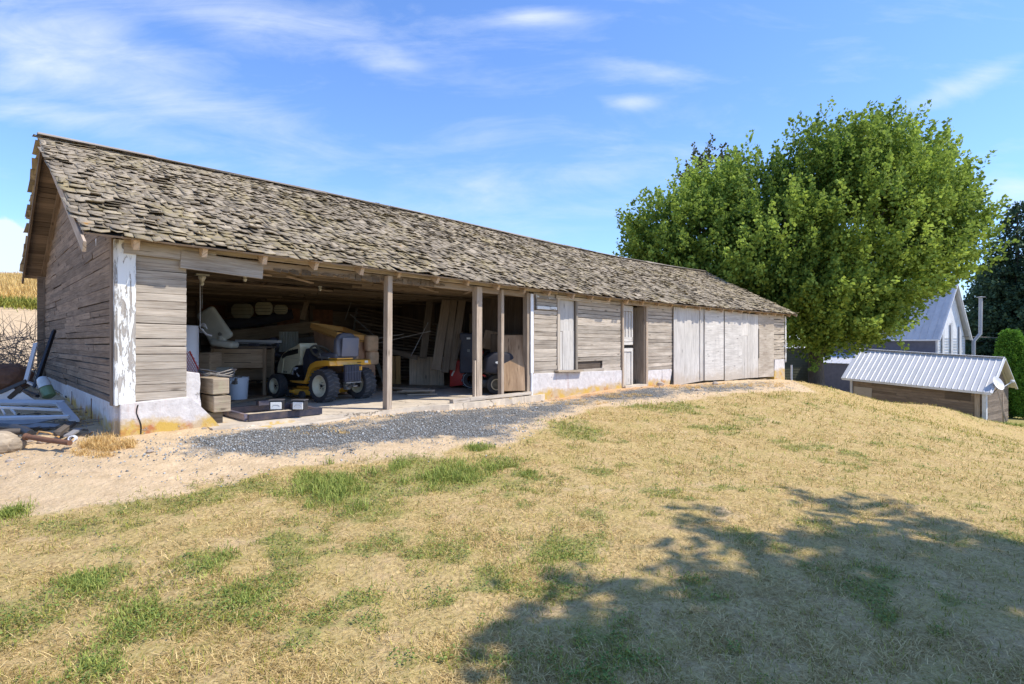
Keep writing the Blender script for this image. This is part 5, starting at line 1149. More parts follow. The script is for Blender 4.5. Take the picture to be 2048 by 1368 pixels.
# ---------------------------------------------------------------- snow blower
SBp = on_z(935, 775, 0); SB = empty('snow_blower', (SBp[0], SBp[1], 0), YAW - R(90) + R(-8)); tag(SB, 'red snow blower behind the thick middle post', 'snow blower')
m = MB(); m.prism([(-.36, .03), (-.36, .60), (-.30, .64), (.02, .62), (.05, .36), (-.02, .08)], -.30, .25, ((0, 0, 0), (1, 0, 0), (0, 0, 1)), bev=.02); sh = m.build('auger_housing', MAT['red_plastic'], SB, smooth='auto')
m = MB(); m.bar((-.30, -.262, .42), (-.22, -.262, .54), .035, .006, 1.0, up=(0, -1, 0)); m.bar((-.31, -.262, .28), (-.23, -.262, .44), .035, .006, 1.0, up=(0, -1, 0)); m.ico((-.31, -.26, .55), .03, 1, .1); m.build('stripe', MAT['tape_white'], sh)
m = MB(); m.rbox((.16, 0, .52), (.34, .32, .32), bev=.04); m.tube([(-.05, -.22, .45), (.1, -.2, .5), (.2, -.18, .46)], .02); m.lathe([(.001, 0), (.11, 0), (.11, .05), (.001, .05)], (.17, -.18, .56), (0, -1, 0), 18, tint=2); m.build('engine', MAT['black_plastic'], SB, smooth='auto')
for y_ in (-.26, .26):
    m = MB(); m.lathe([(.09, -.05), (.18, -.06), (.20, -.04), (.20, .04), (.18, .06), (.09, .05)], (.14, y_, .20), (0, 1, 0), 26); wq = m.build('wheel', MAT['tyre_rubber'], SB, smooth='auto')
    m = MB()
    for k in range(10):
        a = k * .628; m.tube([Vector((.14 + math.cos(a) * .205, y_ - .06, .20 + math.sin(a) * .205)), Vector((.14 + math.cos(a + .2) * .215, y_, .20 + math.sin(a + .2) * .215)), Vector((.14 + math.cos(a) * .205, y_ + .06, .20 + math.sin(a) * .205))], .008, 5)
    m.tube([Vector((.14 + math.cos(a) * .17, y_ - .072, .2 + math.sin(a) * .17)) for a in [k * .35 for k in range(19)]], .008, 5, cap=False); m.build('tyre_chain', MAT['galvanised'], wq)
m = MB(); m.tube([(.2, -.2, .5), (.45, -.2, .80), (.62, -.2, .95)], .014); m.tube([(.2, .2, .5), (.45, .2, .80), (.62, .2, .95)], .014); m.tube([(.45, -.2, .80), (.45, .2, .80)], .012); m.build('handlebar', MAT['black_steel'], SB)
m = MB(); m.rbox((.0, .02, .72), (.14, .14, .24), roty(.2), bev=.03); m.build('chute', MAT['black_plastic'], SB)
m = MB(); m.rbox((.36, -.16, .80), (.10, .08, .12), bev=.02); m.build('control_panel', MAT['red_plastic'], SB)
# ---------------------------------------------------------------- black mower with catcher bag
MWp = on_z(985, 787, 0); MW = empty('lawn_mower', (MWp[0], MWp[1], 0), YAW - R(90) + R(10)); tag(MW, 'black walk-behind mower with a catcher bag between the last posts', 'lawn mower')
m = MB(); m.prism([(-.22, .45), (-.18, .75), (-.02, .85), (.30, .84), (.42, .72), (.38, .48), (.1, .40)], -.05, .42, ((0, 0, 0), (1, 0, 0), (0, 0, 1)), bev=.05, seg=3); bag = m.build('catcher_bag', MAT['dark_cloth'], MW, smooth='auto')
m = MB(); m.bar((-.0, -.435, .645), (.055, -.435, .66), .03, .004, 1.0, up=(0, -1, 0)); m.bar((.02, -.435, .625), (.07, -.435, .635), .012, .004, 1.0, up=(0, -1, 0)); m.box((.10, -.435, .65), (.03, .004, .02)); m.build('emblem', MAT['paper_white'], bag)
m = MB(); m.rbox((-.05, .1, .22), (.6, .5, .16), bev=.04); m.build('deck', MAT['black_plastic'], MW, smooth='auto')
m = MB(); m.tube([(-.42, -.1, .56), (.05, -.12, .34), (.32, -.12, .12)], .022); m.tube([(.12, -.12, .33), (.35, -.12, .52)], .016); m.build('frame', MAT['steel_frame'], MW, smooth='auto')
m = MB(); m.lathe([(.12, -.04), (.19, -.05), (.20, -.03), (.20, .03), (.19, .05), (.12, .04)], (.05, -.20, .20), (0, 1, 0), 30); ww = m.build('wheel', MAT['tyre_rubber'], MW, smooth='auto')
m = MB(); m.tube([Vector((.05 + math.cos(a) * .105, -.25, .2 + math.sin(a) * .105)) for a in [k * .3 for k in range(22)]], .010, 6, cap=False); m.lathe([(.12, -.03), (.10, .0), (.03, -.02), (.03, -.05), (.001, -.05)], (.05, -.20, .20), (0, 1, 0), 20, tint=.25); m.build('rim', MAT['rim_cream'], ww)
m = MB(); m.tube([(-.35, .0, .50), (-.32, .0, .42), (-.15, -.1, .36)], .018); m.box((-.2, -.0, .16), (.30, .04, .05), tint=1); m.build('guard', MAT['red_plastic'], MW)
p = at(938, 700, 12.6); m = MB(); m.rbox((p[0], p[1], .80), (.40, .3, .9), VR, bev=.03)
tag(m.build('dark_cabinet', MAT['navy_plastic']), 'dark blue cabinet in the shade behind the snow blower', 'cabinet')
q_ = p - VIEW * .155; m = MB(); m.box((q_[0], q_[1], 1.13), (.08, .012, .04), VR); m.box((q_[0], q_[1], .86), (.06, .012, .06), VR, tint=.3); mm = m.build('label_plate', MAT['paper_white'], bpy.data.objects['dark_cabinet'])

# ---------------------------------------------------------------- perforated steel stake
sx, sy, sd = ground(1078, 800); ST = empty('steel_stake', (sx, sy, 0)); tag(ST, 'perforated steel sign stake standing in front of the siding', 'stake')
zt = CAM[2] + (684 - 638) / FPX * sd; zb = CAM[2] + (684 - 802) / FPX * sd; m = MB(); m.bar((0, 0, zb - .1), (0, 0, zt), .030, .004, 1.25, up=(0, -1, 0)); m.bar((.016, .008, zb - .1), (.016, .008, zt), .004, .02, 1.0, up=(0, -1, 0))
m.build('stake', MAT['galvanised'], ST)
m = MB()
for k in range(30): m.box((0, -.004, zb + .30 + k * .036), (.010, .003, .012))
m.build('holes', MAT['hole_dark'], ST)
m = MB(); m.bar((.0, -.001, zb - .1), (.0, -.001, zb + .22), .034, .006, 1.0, up=(0, -1, 0)); m.build('rusty_foot', MAT['rust_steel'], ST)

# ---------------------------------------------------------------- junk left of the gable wall
def gpt(px, py, dz=0.0):
    x, y, d = ground(px, py); return Vector((x, y, hz(x, y) + dz))
SF = empty('screen_door_frame', (0, 0, 0)); tag(SF, 'pale aluminium screen door frame lying on the junk heap', 'door frame')
a = Vector(at(-60, 803, 7.4)); b = Vector(at(124, 806, 7.4)); c = Vector(at(150, 842, 6.75)); e = Vector(at(-60, 838, 6.75))
for (p, q, w_, t_) in ((a, b, .10, 1.0), (b - Vector(RIGHT) * .03, c, .09, 1.0), (e, Vector(at(138, 833, 6.75)), .04, 1.2), (Vector(at(-60, 812, 7.2)), Vector(at(122, 820, 7.0)), .018, 1.4), (Vector(at(0, 813, 7.2)), Vector(at(10, 829, 7.0)), .012, 1.2), (Vector(at(17, 814, 7.2)), Vector(at(31, 828, 7.0)), .012, 1.2)):
    m = MB(); m.bar(p, q, w_, .03, t_, up=(0, -.5, .85)); m.build('rail', MAT['alu_white'], SF)
m = MB()
for (pp, t_) in (([(-80, 835), (60, 832), (130, 836), (60, 850), (30, 860), (-80, 862)], 1.0), ([(-80, 846), (95, 848), (120, 850), (110, 856), (40, 858), (-80, 862)], .8)):
    P_ = [Vector(at(x_, y_, 6.9 - (y_ - 835) * .012)) for x_, y_ in pp]; m.poly(P_, t_); m.poly([p + Vector((0, 0, .012)) for p in P_][::-1], t_)
tag(m.build('aluminium_sheet', MAT['alu_dirty']), 'crumpled grey aluminium sheets under the screen door frame', 'metal sheet')
m = MB(); P_ = [Vector(at(x_, y_, 7.9)) for x_, y_ in ((-60, 795), (0, 785), (25, 775), (50, 798), (-60, 800))]; m.poly(P_, 1.0); P_ = [Vector(at(x_, y_, 7.7)) for x_, y_ in ((20, 799), (45, 784), (68, 799))]; m.poly(P_, 1.1)
tag(m.build('aluminium_sheet', MAT['alu_white']), 'bent pale aluminium sheets behind the screen door frame', 'metal sheet')
m = MB(); m.bar(at(52, 762, 8.3), at(72, 686, 8.6), .062, .025, 1.0, up=tuple(-VIEW)); m.bar(at(52, 762, 8.35), at(78, 775, 8.2), .04, .03, .8); tag(m.build('angle_strip', MAT['alu_white']), 'pale grey-violet metal strip standing upright in the junk heap', 'metal strip')
m = MB(); m.bar(at(68, 775, 8.2), at(107, 662, 8.6), .035, .03, 1.0, up=tuple(-VIEW)); m.bar(at(72, 775, 8.2), at(110, 660, 8.6), .015, .05, .6, up=tuple(-VIEW)); tag(m.build('iron_bar', MAT['black_steel']), 'black iron bar leaning against the far corner of the gable wall', 'iron bar')
m = MB(); m.bar(at(0, 785, 7.9), at(52, 762, 7.9), .05, .02, 1.0, up=(0, -1, .5)); m.bar(at(18, 797, 7.7), at(44, 774, 7.7), .06, .02, .8, up=(0, -1, .5)); m.bar(at(40, 778, 7.9), at(75, 792, 7.7), .05, .03, .7); tag(m.build('bent_strap', MAT['black_steel']), 'bent dark metal straps tangled at the foot of the iron bar', 'metal strap')
m = MB(); jc = Vector(at(92, 776, 7.9)); ja = Vector(at(101, 797, 7.88)) - Vector(at(84, 757, 7.92)); m.lathe([(.001, -.15), (.05, -.145), (.07, -.11), (.08, .08), (.082, .13), (.05, .15), (.001, .15)], jc, tuple(ja), 20)
JG = m.build('plastic_jug', MAT['green_jug'], smooth='auto'); tag(JG, 'green and clear plastic jug leaning on the footing of the gable wall', 'jug')
m = MB(); m.lathe([(.001, -.165), (.04, -.16), (.06, -.14), (.074, -.09), (.078, -.01), (.079, .0)], jc - Vector(VIEW) * .008 + Vector((0, 0, .01)), tuple(ja), 20); m.build('clear_top', MAT['clear_jug'], JG, smooth='auto')
m = MB(); m.tube([at(-60, 852, 6.55), at(-10, 853, 6.5), at(25, 855, 6.4), at(50, 861, 6.25), at(62, 868, 6.15)], .045, 10); tag(m.build('black_pipe', MAT['black_plastic'], smooth='auto'), 'curved black plastic pipe end at the front of the junk heap', 'pipe')
m = MB(); m.tube([at(-60, 872, 6.1), at(-5, 868, 6.15), at(20, 864, 6.2), at(52, 862, 6.25)], [.05, .045, .04, .03], 10); tag(m.build('branch', MAT['bark'], smooth='auto'), 'grey-brown fallen branch under the black pipe', 'branch')
m = MB(); m.tube([at(52, 873, 5.95), at(95, 880, 5.85), at(140, 886, 5.75)], .028, 10); m.tube([at(50, 873, 5.95), at(56, 874, 5.95)], .038, 10); tag(m.build('brown_pipe', MAT['rust_steel'], smooth='auto'), 'rusty brown pipe half buried in the dirt', 'pipe')
m = MB(); m.lathe([(.034, 0), (.034, .10), (.026, .10), (.026, 0)], at(148, 877, 5.9), tuple(-VIEW * .8 + RIGHT * .4 + np.array([0, 0, .1])), 16); tag(m.build('white_pipe', MAT['bucket_white'], smooth='auto'), 'short white plastic pipe end lying in the dirt by the wall', 'pipe')
m = MB(); m.tube([at(70, 872, 6.2), at(78, 863, 6.2), at(98, 866, 6.15), at(118, 874, 6.1)], .010, 6); tag(m.build('copper_tube', MAT['orange_wood'], smooth='auto'), 'thin bent orange tube arching over the dirt', 'tube')
m = MB(); m.bar(at(114, 868, 6.1), at(145, 846, 6.5), .06, .05, 1.0, jit=.008); tag(m.build('short_log', MAT['bark']), 'short dark rail poking out from under the screen door frame', 'log')
m = MB(); m.bar(at(135, 872, 6.1), at(158, 858, 6.4), .07, .02, 1.0); tag(m.build('slate_piece', MAT['alu_dirty']), 'flat grey metal scrap leaning near the white pipe end', 'metal scrap')
p = gpt(-2, 905, .08); m = MB(); m.ico(p, .17, 3, .05, (1, .9, .8)); m.ico(p + Vector((.1, -.05, -.02)), .10, 3, .07, (1.2, .9, .9), .8); tag(m.build('stump', MAT['timber_end']), 'weathered grey chunk of wood at the left edge of the dirt', 'wood chunk')
p = Vector(at(5, 757, 9.4)); m = MB(); m.ico(p, .42, 3, .05, (1.0, .9, .62)); tag(m.build('dirt_mound', MAT['rust_steel']), 'dark reddish lump of rusted sheet at the back of the junk heap', 'scrap lump')
for i, (px, py, r_) in enumerate(((55, 888, .055), (62, 884, .045), (85, 886, .04), (132, 872, .05), (126, 873, .035), (20, 925, .03), (300, 905, .03), (408, 860, .025), (1320, 771, .10), (1395, 782, .05), (1385, 781, .05), (1430, 770, .09))):
    p = gpt(px, py, r_ * .35); m = MB(); m.ico(p, r_, 2, .16, (1.2, .9, .7), random.uniform(.8, 1.2))
    tag(m.build('rock', MAT['stone']), ['left of the two rough stones touching the rusty brown pipe', 'right of the two rough stones touching the rusty brown pipe', 'small stone in front of the middle of the rusty brown pipe', 'larger stone beside the white pipe end', 'smaller stone left of the white pipe end', 'small stone in front of the wood chunk at the left edge', 'small pale stone right of the dry weeds by the footing', 'small pale stone where the sloped footing ends', 'large grey stone at the left bottom corner of the plywood doors', 'right one of two small stones under the plywood doors', 'left one of two small stones under the plywood doors', 'large grey stone below the middle of the plywood doors'][i], 'stone', 'loose stones' if False else None)
# tangled dead brush
V_ = MB()
for i in range(420):
    p = Vector(at(random.uniform(-70, 84), random.uniform(668, 770), random.uniform(9.3, 13.0))); g = hz(p.x, p.y); p.z = max(p.z, g + .02) if random.random() < .5 else g + random.uniform(0, .9) * random.random()
    dr2 = Vector((random.gauss(0, 1), random.gauss(0, 1), random.gauss(.3, .7))).normalized(); pts_ = [p]; cv = Vector((random.gauss(0, 1), random.gauss(0, 1), random.gauss(-.2, 1))) * .35
    for k in range(6): dr2 = (dr2 + cv * .3).normalized(); pts_.append(pts_[-1] + dr2 * random.uniform(.08, .16))
    V_.tube(pts_, [.007, .006, .005, .005, .004, .003, .002], 4, random.uniform(.8, 2.2), cap=False)
tag(V_.build('dead_brush', MAT['bark']), 'tangled dead brush behind the junk heap left of the barn', 'brush', kind='stuff')
# dry weeds at the corner of the footing
def weedclump(cells, name, label):
    xs_, ys_, Ls, az = [], [], [], []
    for (px, py, rx, ry, cnt, L) in cells:
        for i in range(cnt):
            a = random.uniform(0, 6.283); q = math.sqrt(random.random()); gx, gy, gd = ground(px + rx * q * math.cos(a), py + ry * q * math.sin(a))
            if -.05 < gx < 20 and gy > -.31: continue
            for j in range(22): xs_.append(gx + random.gauss(0, .03)); ys_.append(gy + random.gauss(0, .03)); Ls.append(L * random.uniform(.35, 1.0))
    n = len(xs_); o = blades(name, np.array(xs_), np.array(ys_), np.array(Ls), RNG.uniform(.0, .75, n), RNG.uniform(.003, .006, n), MAT['weed_straw'], RNG.random(n), curl=1.5); tag(o, label, 'weeds', kind='stuff')
weedclump([(215, 890, 50, 14, 90, .15), (240, 868, 26, 10, 60, .20), (190, 905, 45, 10, 40, .09), (235, 855, 14, 10, 40, .22)], 'dry_weeds', 'golden dry weeds at the near corner of the barn footing')
weedclump([(1360, 776, 60, 4, 40, .12), (1250, 792, 60, 5, 40, .09), (1450, 772, 60, 4, 40, .12), (1540, 770, 50, 5, 40, .12), (1160, 806, 60, 5, 30, .08), (640, 862, 60, 10, 14, .06), (100, 780, 60, 10, 50, .12), (170, 830, 30, 20, 60, .12)], 'dry_tufts', 'thin dry weeds along the foot of the barn front')
# small junk on the heap
m = MB()
for i in range(90):
    p = gpt(random.uniform(-60, 190), random.uniform(800, 880), random.uniform(.0, .07)); q = p + Vector((random.gauss(0, .2), random.gauss(0, .2), random.gauss(0, .03))); m.bar(p, q, random.uniform(.008, .03), .008, random.uniform(.5, 2))
tag(m.build('debris', MAT['bark']), 'twigs and splinters littering the junk heap', 'debris', kind='stuff')
# ================================================================== TREES, SMALL SHED, HOUSE
def foliage(name, shoots, mat, parent, leaf, per, spread=.16, droop=0.0, tips=.35, flat=.0):
    """shoots: (base, direction, length, tone); leaf-sized folded quads clustered along each shoot"""
    B = np.array([s[0] for s in shoots]); Dn = np.array([s[1] for s in shoots]); L = np.array([s[2] for s in shoots]); T = np.array([s[3] for s in shoots]); SM = np.repeat(np.array([s[4] if len(s) > 4 else 1.0 for s in shoots]), per)
    n = len(B) * per; B = np.repeat(B, per, 0); Dn = np.repeat(Dn, per, 0); L = np.repeat(L, per); T = np.repeat(T, per)
    t = RNG.random(n) ** .9; jit = RNG.normal(0, 1, (n, 3)) * (SM * spread * (1.15 - t) + .03)[:, None]
    P = B + Dn * (L * t)[:, None] + jit; P[:, 2] -= droop * t * t * L
    out = Dn + RNG.normal(0, .75, (n, 3)); out[:, 2] -= .25; out /= np.linalg.norm(out, axis=1)[:, None]
    nr = RNG.normal(0, 1, (n, 3)); nr[:, 2] += .9; nr -= out * (nr * out).sum(1)[:, None]; nr /= np.linalg.norm(nr, axis=1)[:, None] + 1e-9
    sd = np.cross(out, nr); s = leaf * RNG.uniform(.6, 1.25, n)[:, None]
    V = np.empty((n, 4, 3), np.float32); V[:, 0] = P; V[:, 1] = P + out * s * .5 + sd * s * .42 - nr * s * .08; V[:, 2] = P + out * s * 1.05; V[:, 3] = P + out * s * .5 - sd * s * .42 - nr * s * .08
    F = np.arange(n * 4).reshape(n, 4); tt = np.clip(T + tips * (t - .5) + RNG.normal(0, .13, n), 0, 1)
    o = fastmesh(name, V.reshape(-1, 3), F, MAT[mat], tt); o.parent = parent; return o
def lobes_shoots(lobes, dens, up=1.0, Lr=(.8, 1.5), rmin=.4, base_z=None):
    S_ = []
    for (c, r, k) in lobes:
        c = np.array(c); r = np.array(r, float); n = int(dens * k * (r[0] * r[1] + r[0] * r[2] + r[1] * r[2]) / 3)
        for i in range(n):
            v = RNG.normal(0, 1, 3); v /= np.linalg.norm(v); q = rmin + (1 - rmin) * RNG.random() ** .55
            q *= .86 + .30 * float(vnoise(v[0] * 2.2 + c[0], v[1] * 2.2 + v[2] * 3.1, 77))
            p = c + v * (r - .45 * min(1, r.min() / 1.5)) * q - np.array([0, 0, 1.0 if r.min() > 1.19 and c[0] > 9 and rmin > .3 else 0.0])
            if base_z is not None and p[2] < base_z: continue
            d_ = v / (r / r.max()); d_ = d_ / np.linalg.norm(d_) * .75 + np.array([0, 0, up]) + RNG.normal(0, .28, 3); d_ /= np.linalg.norm(d_)
            tone = .46 + .75 * (float(fbm(p[0] * .5 + 3, p[2] * .6 + p[1] * .35, 61)) - .5) * 1.8 + .15 * (q - .7)  # clump noise puts light-and-dark crown depth into the leaf colour
            ld_ = q > .8 and v[2] > .1 and RNG.random() < .42
            if ld_: d_ = d_ + np.array([0, 0, .9]); d_ /= np.linalg.norm(d_)
            S_.append((p, d_, RNG.uniform(*Lr) * (.6 + .5 * q) * (1.25 if ld_ else 1), tone + (.08 if ld_ else 0), .8 if ld_ else 1.0))
    return S_
def limbs(name, base, lobes, r0, parent, n_sub=5, fork=.3, thin=1.0):
    m = MB(); base = Vector(base); top_ = base + Vector((.2, .1, fork)); m.tube([base - Vector((0, 0, .6)), base + Vector((0, 0, .1)), base + Vector((.05, 0, fork * .5)), top_], [r0 * 1.5, r0 * 1.12, r0, r0 * .9], 14)
    for (c, r, k) in lobes:
        c = Vector(c); mid = top_.lerp(c, .45) + Vector((random.gauss(0, .5), random.gauss(0, .5), .2)); m.tube([top_ - Vector((0, 0, .3)), mid, c], [r0 * .5 * thin, r0 * .3 * thin, r0 * .14 * thin], 8)
        for i in range(n_sub):
            v = Vector((random.gauss(0, 1), random.gauss(0, 1), random.gauss(.5, .7))).normalized(); e = c + Vector((v.x * r[0], v.y * r[1], v.z * r[2])) * .8; s_ = mid.lerp(c, random.random())
            m.tube([s_, s_.lerp(e, .5) + Vector((0, 0, .25)), e], [r0 * .13, r0 * .08, r0 * .03], 5)
    return m.build(name, MAT['bark'], parent, smooth='auto')
def P(px, py, d): return tuple(at(px, py, d))
# the big maple
tb = at(1632, 790, 25.5); tb[2] = hz(tb[0], tb[1]) 
MP = empty('maple_tree', tuple(tb)); tag(MP, 'tallest broad maple right of the barn, its trunk beside the dark green house', 'tree')
lob = [(P(1735, 420, 25.5), (4.6, 4.2, 4.5), 1.0), (P(1640, 345, 26), (2.6, 2.6, 2.7), 1.0), (P(1745, 312, 26), (2.7, 2.6, 2.5), 1.0), (P(1835, 365, 26), (2.3, 2.4, 2.3), 1.0), (P(1872, 440, 25.5), (1.9, 2.1, 2.5), 1.0),
       (P(1560, 470, 25), (3.0, 2.8, 3.0), 1.0), (P(1660, 560, 24.5), (3.2, 2.6, 2.8), 1.0), (P(1780, 520, 25), (2.2, 2.2, 1.7), .95), (P(1610, 625, 24.6), (1.5, 1.5, 1.2), 1.0), (P(1735, 650, 24.0), (1.4, 1.4, 1.0), .9), (P(1690, 620, 24.5), (2.0, 1.8, 1.5), 1.0), (P(1590, 570, 24.5), (1.8, 1.8, 1.8), 1.0)]
def local(o, x):
    o.matrix_parent_inverse = Matrix.Translation(-Vector(x)); return o
sh_ = lobes_shoots(lob, 34); local(foliage('crown', sh_, 'maple_leaf', MP, .155, 60, spread=.15), tb)
local(limbs('trunk', tb, lob, .34, MP, fork=2.6), tb)
# second maple to its left
tb2 = at(1480, 770, 29); tb2[2] = hz(tb2[0], tb2[1]); M2 = empty('maple_tree', tuple(tb2)); tag(M2, 'lower maple rising over the far end of the barn roof, left of the tallest maple', 'tree')
lob2 = [(P(1400, 470, 28), (3.6, 3.2, 3.3), 1.0), (P(1320, 460, 28), (2.0, 2.2, 2.1), 1.0), (P(1480, 380, 28), (2.6, 2.6, 2.7), 1.0), (P(1500, 520, 28), (3.2, 3.0, 2.8), 1.0), (P(1300, 520, 28.5), (1.8, 1.9, 1.8), 1.0), (P(1420, 560, 27.5), (3.0, 2.8, 2.0), 1.0), (P(1400, 375, 28.5), (1.7, 1.7, 1.6), 1.0), (P(1520, 590, 27.5), (2.0, 2, 2.0), 1.0)]
sh_ = lobes_shoots(lob2, 28); local(foliage('crown', sh_, 'maple_leaf', M2, .165, 56, spread=.16), tb2); local(limbs('trunk', tb2, lob2, .28, M2, fork=2.0), tb2)
# dark purple-brown tree behind
tb3 = at(1440, 760, 36); tb3[2] = hz(tb3[0], tb3[1]); M3 = empty('plum_tree', tuple(tb3)); tag(M3, 'darker tree top showing behind the two maples', 'tree')
lob3 = [(P(1425, 345, 36), (2.0, 2.0, 2.4), 1.0), (P(1460, 370, 36), (2.0, 2.0, 2.2), 1.0)]; local(foliage('crown', lobes_shoots(lob3, 20), 'plum_leaf', M3, .22, 30), tb3); local(limbs('trunk', tb3, lob3, .25, M3, fork=4.0), tb3)
# spruces on the right
def spruce(base, Ht, Rb, name, label, n_t=44, mat='spruce_needle'):
    T_ = empty(name, tuple(base)); tag(T_, label, 'tree'); S_ = []; m = MB(); b = Vector(base); m.tube([b - Vector((0, 0, .5)), b + Vector((0, 0, Ht * .5)), b + Vector((0, 0, Ht))], [Rb * .08, Rb * .05, .02], 8)
    for i in range(n_t):
        f = i / (n_t - 1); z = Ht * (.06 + .92 * f); rr_ = Rb * (1 - f) ** .75 * random.uniform(.85, 1.12) + .15; nb = max(5, int(17 * (1 - f) + 5))
        for k in range(nb):
            a = random.uniform(0, 6.283); L = rr_ * random.uniform(.7, 1.15); d_ = Vector((math.cos(a), math.sin(a), -.12 + .35 * f)); p0 = b + Vector((0, 0, z))
            if k % 3 == 0: m.tube([p0, p0 + d_ * L * .9], [.03, .008], 4)
            nn = max(2, int(L / .38))
            for j in range(nn):
                q = (j + .6) / nn; p = p0 + d_ * L * q + Vector((random.gauss(0, .1), random.gauss(0, .1), -.12 * q * L * .5)); dd = Vector((d_.x + random.gauss(0, .5), d_.y + random.gauss(0, .5), -.35 + random.gauss(0, .2))).normalized()
                S_.append((np.array(p), np.array(dd), random.uniform(.4, .75), .25 + .55 * q * random.random() + .2 * (float(fbm(p.x, p.z, 5)) - .5)))
    local(foliage('crown', S_, mat, T_, .20, 20, spread=.15, tips=.4), base); local(m.build('trunk', MAT['bark'], T_), base)
b_ = at(2035, 760, 41); b_[2] = -3.6; spruce(b_, 15.0, 4.2, 'spruce_tree', 'tall dark spruce behind the right end of the house')
b_ = at(1985, 760, 47); b_[2] = -3.6; spruce(b_, 11.5, 4.2, 'spruce_tree', 'shorter dark spruce just right of the house flue pipe')
b_ = at(2120, 760, 38); b_[2] = -3.6; spruce(b_, 12.5, 4.0, 'spruce_tree', 'dark spruce at the right edge, mostly outside the picture', n_t=26)
# arborvitae
for i, (px, d_, ht, rr_, l_) in enumerate(((2022, 32.0, 4.75, 1.05, 'bright green rounded arborvitae beside the satellite dish'), (2082, 30.5, 4.3, 1.2, 'bright green arborvitae cut by the right edge of the picture'), (2045, 36, 3.6, 1.2, 'farther arborvitae behind the one beside the satellite dish'))):
    b_ = at(px, 760, d_); b_[2] = hz(b_[0], b_[1]); AV = empty('arborvitae', tuple(b_)); tag(AV, l_, 'shrub'); S_ = []
    for k in range(1500):
        f = random.random() ** .8; a = random.uniform(0, 6.283); rad = rr_ * math.sin(min(1, .25 + f * 1.0) * math.pi * .92) ** .55 * (1 if f < .75 else math.sqrt(max(0, 1 - ((f - .75) / .27) ** 2))) * random.uniform(.8, 1.03)
        p = np.array([b_[0] + math.cos(a) * rad, b_[1] + math.sin(a) * rad, b_[2] + f * ht]); S_.append((p, np.array([math.cos(a) * .35, math.sin(a) * .35, .9]), random.uniform(.2, .4), .3 + .5 * random.random()))
    local(foliage('foliage', S_, 'cedar_leaf', AV, .085, 26, spread=.07), b_); m = MB(); m.tube([Vector(b_), Vector(b_) + Vector((0, 0, ht * .7))], [.1, .04], 6); local(m.build('trunk', MAT['bark'], AV), b_)
# trees outside the frame on the right whose shadow lies over the lawn
def shade_tree(ut, dt, ztop_list, label):
    x, y = ud(ut, dt); z = hz(x, y); T_ = empty('shade_tree', (x, y, z)); tag(T_, label, 'tree'); S_ = []; lb_ = []
    for (u, d_, hh, ru, rd, rz) in ztop_list:
        xx, yy = ud(u, d_); lb_.append(((xx, yy, hh), (ru, rd, rz), 1.0))
    local(foliage('crown', lobes_shoots(lb_, 60, up=.05, Lr=(.1, .3), rmin=.1), 'shade_leaf', T_, .15, 22, spread=.13), (x, y, z)); local(limbs('trunk', (x, y, z), lb_[:7], .2, T_, n_sub=1, fork=2.0, thin=.5), (x, y, z))
KU, KD = .734, -.132         # shadow displacement towards the left and away, per metre of height
def cast(px, py, h, ru, rd, rz):
    """crown lobe at height h above the lawn whose shadow is centred on the lawn point seen at px,py"""
    x, y, d = ground(px, py); p = Vector((x, y, hz(x, y))) + Vector((SUN.x, SUN.y, SUN.z)) / SUN.z * h; u, dd = to_ud(p.x, p.y); return (float(u), float(dd), p.z, ru, rd, rz)
def chain(x0, y0, x1, y1, h, r0, r1, n):
    return [cast(x0 + (x1 - x0) * k / (n - 1), y0 + (y1 - y0) * (k / (n - 1)) ** .8, h, *([.68 * (r0 + (r1 - r0) * k / (n - 1))] * 3)) for k in range(n)]
shade_tree(9.5, 2.2, [cast(1620, 1310, 6.8, 1.0, 1.0, .9), cast(1980, 1210, 7.2, .85, .85, .8), cast(1880, 1340, 7.2, 1.2, 1.2, 1.2), cast(2200, 1180, 7.0, 1.3, 1.3, 1.2), cast(1440, 1345, 6.0, .5, .5, .5), cast(1720, 1200, 7.0, .5, .5, .5), cast(1700, 1380, 6.8, 1.1, 1.1, 1.0)]
      + chain(1750, 1130, 1520, 940, 7.2, .46, .14, 8) + chain(1950, 1110, 1680, 980, 7.2, .42, .16, 7) + chain(1650, 1200, 1320, 985, 6.8, .46, .13, 8) + chain(1450, 1210, 1310, 1070, 6.2, .32, .14, 5)
      + chain(1400, 1260, 1190, 1150, 6.0, .38, .22, 5) + chain(1300, 1350, 1080, 1290, 5.8, .42, .28, 7) + chain(1250, 1375, 1090, 1350, 5.6, .34, .24, 6) + chain(2048, 1130, 1850, 1040, 7.2, .4, .14, 4), 'tree out of frame whose shadow reaches across the lawn at the lower right')

